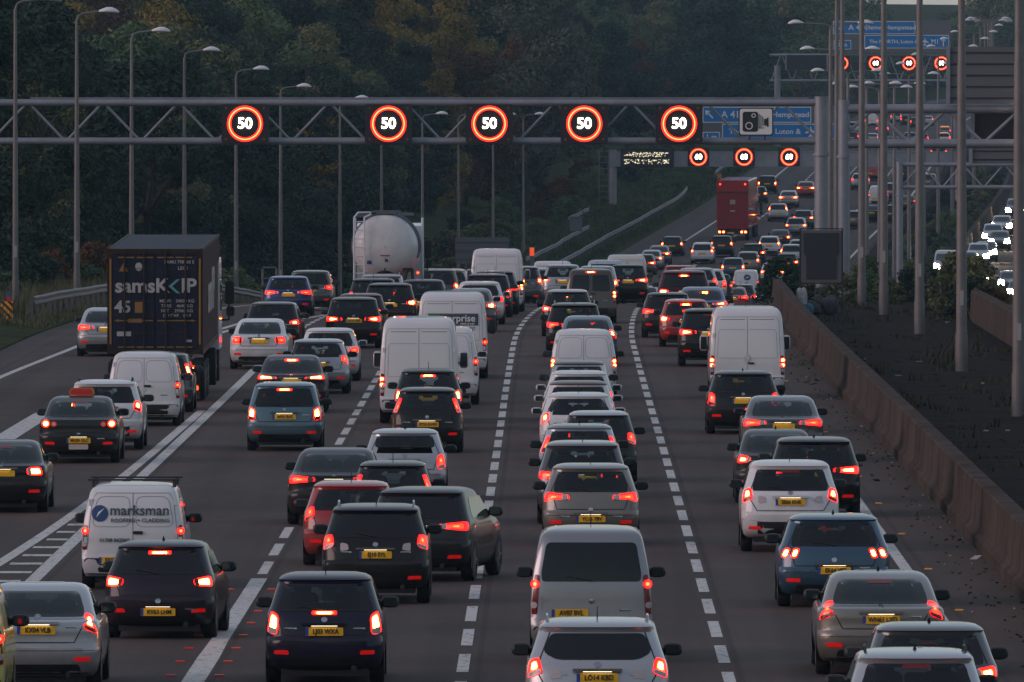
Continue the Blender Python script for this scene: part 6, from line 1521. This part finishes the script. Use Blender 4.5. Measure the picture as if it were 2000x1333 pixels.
for d, Y, h in far:
    px = 1000 + (A(Y) + d) * pxs(Y)
    if not 1150 < px < 2090: continue
    if 1680 < px < 1885 and Y > 1600: h = max(5, min(h, HC + (HY - (36 if px < 1790 else 26)) / pxs(Y) - terrain(d, Y)))
    kind = rt.choice(['dark green', 'dark green', 'green', 'olive', 'grey-green' if rt.random() < .2 else 'olive'])
    where = 'at the far bend' if Y > 2060 else ('beside the oncoming lanes' if d > 30 else 'on the verge')
    at_ = [t for p, t in ((1100, 'over the speed signals'), (1380, 'above the red lorry'), (1480, 'by the blue sign'), (1560, 'between lamp heads'), (1640, 'at the poles'), (1720, 'under the sky gap'), (1800, 'near the sign back'), (1900, 'at the picture edge')) if p <= px][-1]
    base = f'{{}}{kind} far tree {where}, {at_}'; n = nfar.get(base, 0); nfar[base] = n + 1
    tree(A(Y) + d, Y, terrain(d, Y), h, kind, base.format('hazy ' + SIZE[n % len(SIZE)]), 'distant hazy trees', rt.uniform(1.0, 1.35))
# bushes on the reservation and along the foot of the wood
_BM = {}
def bush(x, Y, zb, s_, h, kind, lab, grp=None):
    k = rt.randrange(3)
    if (k, kind) not in _BM: m = BUSHV[k].copy(); m.name = 'foliage'; m.materials.append(LEAF[kind]); _BM[(k, kind)] = m
    o = link('bush', _BM[(k, kind)]); o.location = (x, Y, zb - .1); o.scale = (s_, s_, h / 1.7); o.rotation_euler = (0, 0, rt.uniform(0, 6)); tag(o, lab, 'bush', grp)
for px, Y, s_, h, kind, lab in ((1838, 508, 1.0, 1.6, 'dark green', 'dark bush against the brown concrete barrier, leftmost of the clump'.replace('leftmost of the clump', 'start of the clump')), (1872, 500, 1.2, 2.2, 'olive', 'olive bush in the clump crossed by a tall lamp post'), (1912, 494, 1.25, 2.1, 'olive', 'olive bush on the outer end of the clump below oncoming headlamps'), (1895, 478, 1.1, 1.5, 'dark green', 'low dark bush in front of the olive clump'),
                                (1935, 480, .9, 1.2, 'russet', 'small russet bush at the barrier below the headlamps'), (1528, 545, 1.2, 1.9, 'dark green', 'dark bush at the end of the concrete barrier'), (1556, 560, 1.0, 1.6, 'olive', 'olive bush beside the portable message board'), (1505, 580, .8, 1.2, 'dark green', 'small dark bush beyond the barrier end'),
                                (1548, 520, .8, 1.0, 'dark green', 'low dark shrub below the message board frame'), (1985, 455, .6, .8, 'olive', 'small weedy bush at the picture edge under the barrier')):
    bush(wx(px, Y), Y, gz(Y), s_, h, kind, lab)
nb_ = {}
for i in range(64):
    Y = 540 + i * 11.5; d = rt.uniform(11.0, 15.0); kind = rt.choice(['dark green', 'dark green', 'olive', 'green'])
    lab = f'{kind} shrub among the poles of the central reservation beyond the brow'
    bush(A(Y) + d, Y, gz(Y), rt.uniform(.7, 1.3), rt.uniform(.9, 2.0), kind, lab, f'{kind} shrubs of the central reservation')
for i in range(90):
    Y = 470 + i * 11; d = -19.8 - rt.uniform(0, 3); kind = rt.choice(['olive', 'dark green', 'green', 'russet'])
    if Y > 900: d = -18.5 - rt.uniform(0, 4)
    bush(A(Y) + d, Y, terrain(d, Y), rt.uniform(1.0, 1.9), rt.uniform(1.2, 2.6), kind, f'{kind} shrub in the undergrowth along the foot of the roadside wood', f'{kind} shrubs of the undergrowth')
# rough grass: blades in tufts over the verge
def grass(name, spots, m, lab):
    rr = random.Random(5); v, f = [], []
    for x, y, z, s_ in spots:
        for k in range(7):
            a = rr.uniform(0, 6.28); l_ = s_ * rr.uniform(.5, 1.2); q = Vector((x + rr.uniform(-.25, .25), y + rr.uniform(-.5, .5), z)); t = q + Vector((math.cos(a) * l_ * .5, math.sin(a) * l_ * .5, l_))
            w2 = Vector((math.cos(a + 1.5), math.sin(a + 1.5), 0)) * .03; o = len(v); v += [q - w2, q + w2, t]; f.append((o, o + 1, o + 2))
    me = bpy.data.meshes.new(name); me.from_pydata([tuple(q) for q in v], [], f); me.materials.append(m); me.update()
    o = link(name, me); tag(o, lab, 'grass', kind='stuff')
M_TUFT = leaf_mat('dry_grass', (.040, .044, .016), (.085, .082, .036), (.15, .135, .075))
M_TUFT3 = leaf_mat('brown_weed', (.020, .018, .010), (.040, .034, .018), (.070, .058, .030))
M_TUFT2 = leaf_mat('green_grass', (.020, .034, .010), (.034, .054, .014), (.055, .075, .02))
sp = []
for i in range(7000):
    Y = rt.uniform(455, 760); e = EL(Y); d = e - .3 - rt.random() ** 1.3 * 9; sp.append((A(Y) + d, Y, terrain(d, Y) - .03, rt.uniform(.12, .3) if d > e - 1.5 else rt.uniform(.3, .9)))
grass('grass', sp, M_TUFT, 'dry rough grass along the verge in front of the wood')
sp = []
for i in range(6000):
    Y = rt.uniform(900, 1500); d = EL(Y) - .3 - rt.random() * 9; sp.append((A(Y) + d, Y, terrain(d, Y) - .03, rt.uniform(.15, .55)))
grass('grass', sp, M_TUFT2, 'green grass on the bank beside the far hard shoulder')
sp = []
for i in range(330):
    Y = rt.uniform(290, 520); d = rt.uniform(9.4, 15.2)
    if bump(d * 9, Y * 2.2) + rt.uniform(-.3, .3) > .35:
        for k in range(3): sp.append((A(Y) + d + rt.uniform(-.3, .3), Y + rt.uniform(-.6, .6), gz(Y), rt.uniform(.06, .30)))
grass('weeds', sp, M_TUFT2, 'sparse weeds growing through the dark central reservation')
sp = []
for i in range(120):
    Y = rt.uniform(290, 530); d = rt.uniform(9.4, 15.2)
    if bump(d * 7 + 3, Y * 1.7 + 5) > .15:
        for k in range(4): sp.append((A(Y) + d + rt.uniform(-.5, .5), Y + rt.uniform(-.9, .9), gz(Y), rt.uniform(.05, .42)))
grass('weeds', sp, M_TUFT3, 'dry brown weeds dotted over the dark central reservation')
# grit, leaves and scraps on the strip along the barrier
b = MB(); rl = random.Random(9)
for i in range(420):
    Y = 185 + 330 * rl.random() ** 1.5; d = 7.75 + .95 * rl.random() ** .6; s_ = rl.uniform(.015, .05) if rl.random() < .95 else rl.uniform(.08, .16)
    q = Matrix.Rotation(rl.uniform(0, 6.28), 3, 'Z') @ Matrix.Rotation(rl.uniform(-.4, .4), 3, 'X'); b.box((A(Y) + d, Y, gz(Y) + .02), (s_, s_ * rl.uniform(.5, 1.6), .02), rl.choices((0, 1, 2), (6, 3, 1))[0], q)
for i in range(160):
    Y = 290 + 230 * rl.random(); d = rl.uniform(9.5, 15.2); s_ = rl.uniform(.03, .10)
    b.box((A(Y) + d, Y, gz(Y) + .05), (s_, s_ * rl.uniform(.6, 3), .03), rl.choices((0, 1, 2), (5, 4, 2))[0], Matrix.Rotation(rl.uniform(0, 6.28), 3, 'Z'))
o = b.build('litter', [mat('grit_brown', (.055, .035, .022), .9), mat('grit_dark', (.015, .013, .012), .9), mat('scrap_pale', (.34, .33, .30), .7)], None, 0); tag(o, 'grit and scraps scattered on both sides of the long concrete barrier', 'litter', kind='stuff')

# ---------------------------------------------------------------- haze over the whole view
HZ_D = 0.00006
def haze():
    m = bpy.data.materials.new('haze_air'); m.use_nodes = True; t = m.node_tree; t.nodes.clear()
    o = t.nodes.new('ShaderNodeOutputMaterial'); v = t.nodes.new('ShaderNodeVolumePrincipled')
    v.inputs['Color'].default_value = (.50, .80, 1.0, 1); v.inputs['Density'].default_value = HZ_D; v.inputs['Anisotropy'].default_value = .0
    t.links.new(v.outputs[0], o.inputs['Volume'])
    b = MB(); b.box((150, 2900, 40), (2600, 7000, 105)); ob = b.build('haze', m, None, 0); ob['kind'] = 'stuff'
haze()

for o_ in bpy.data.objects:
    l_ = o_.get('label')
    if l_ and len(l_.replace('-', ' ').split()) > 15: print('LONG', len(l_.split()), l_)
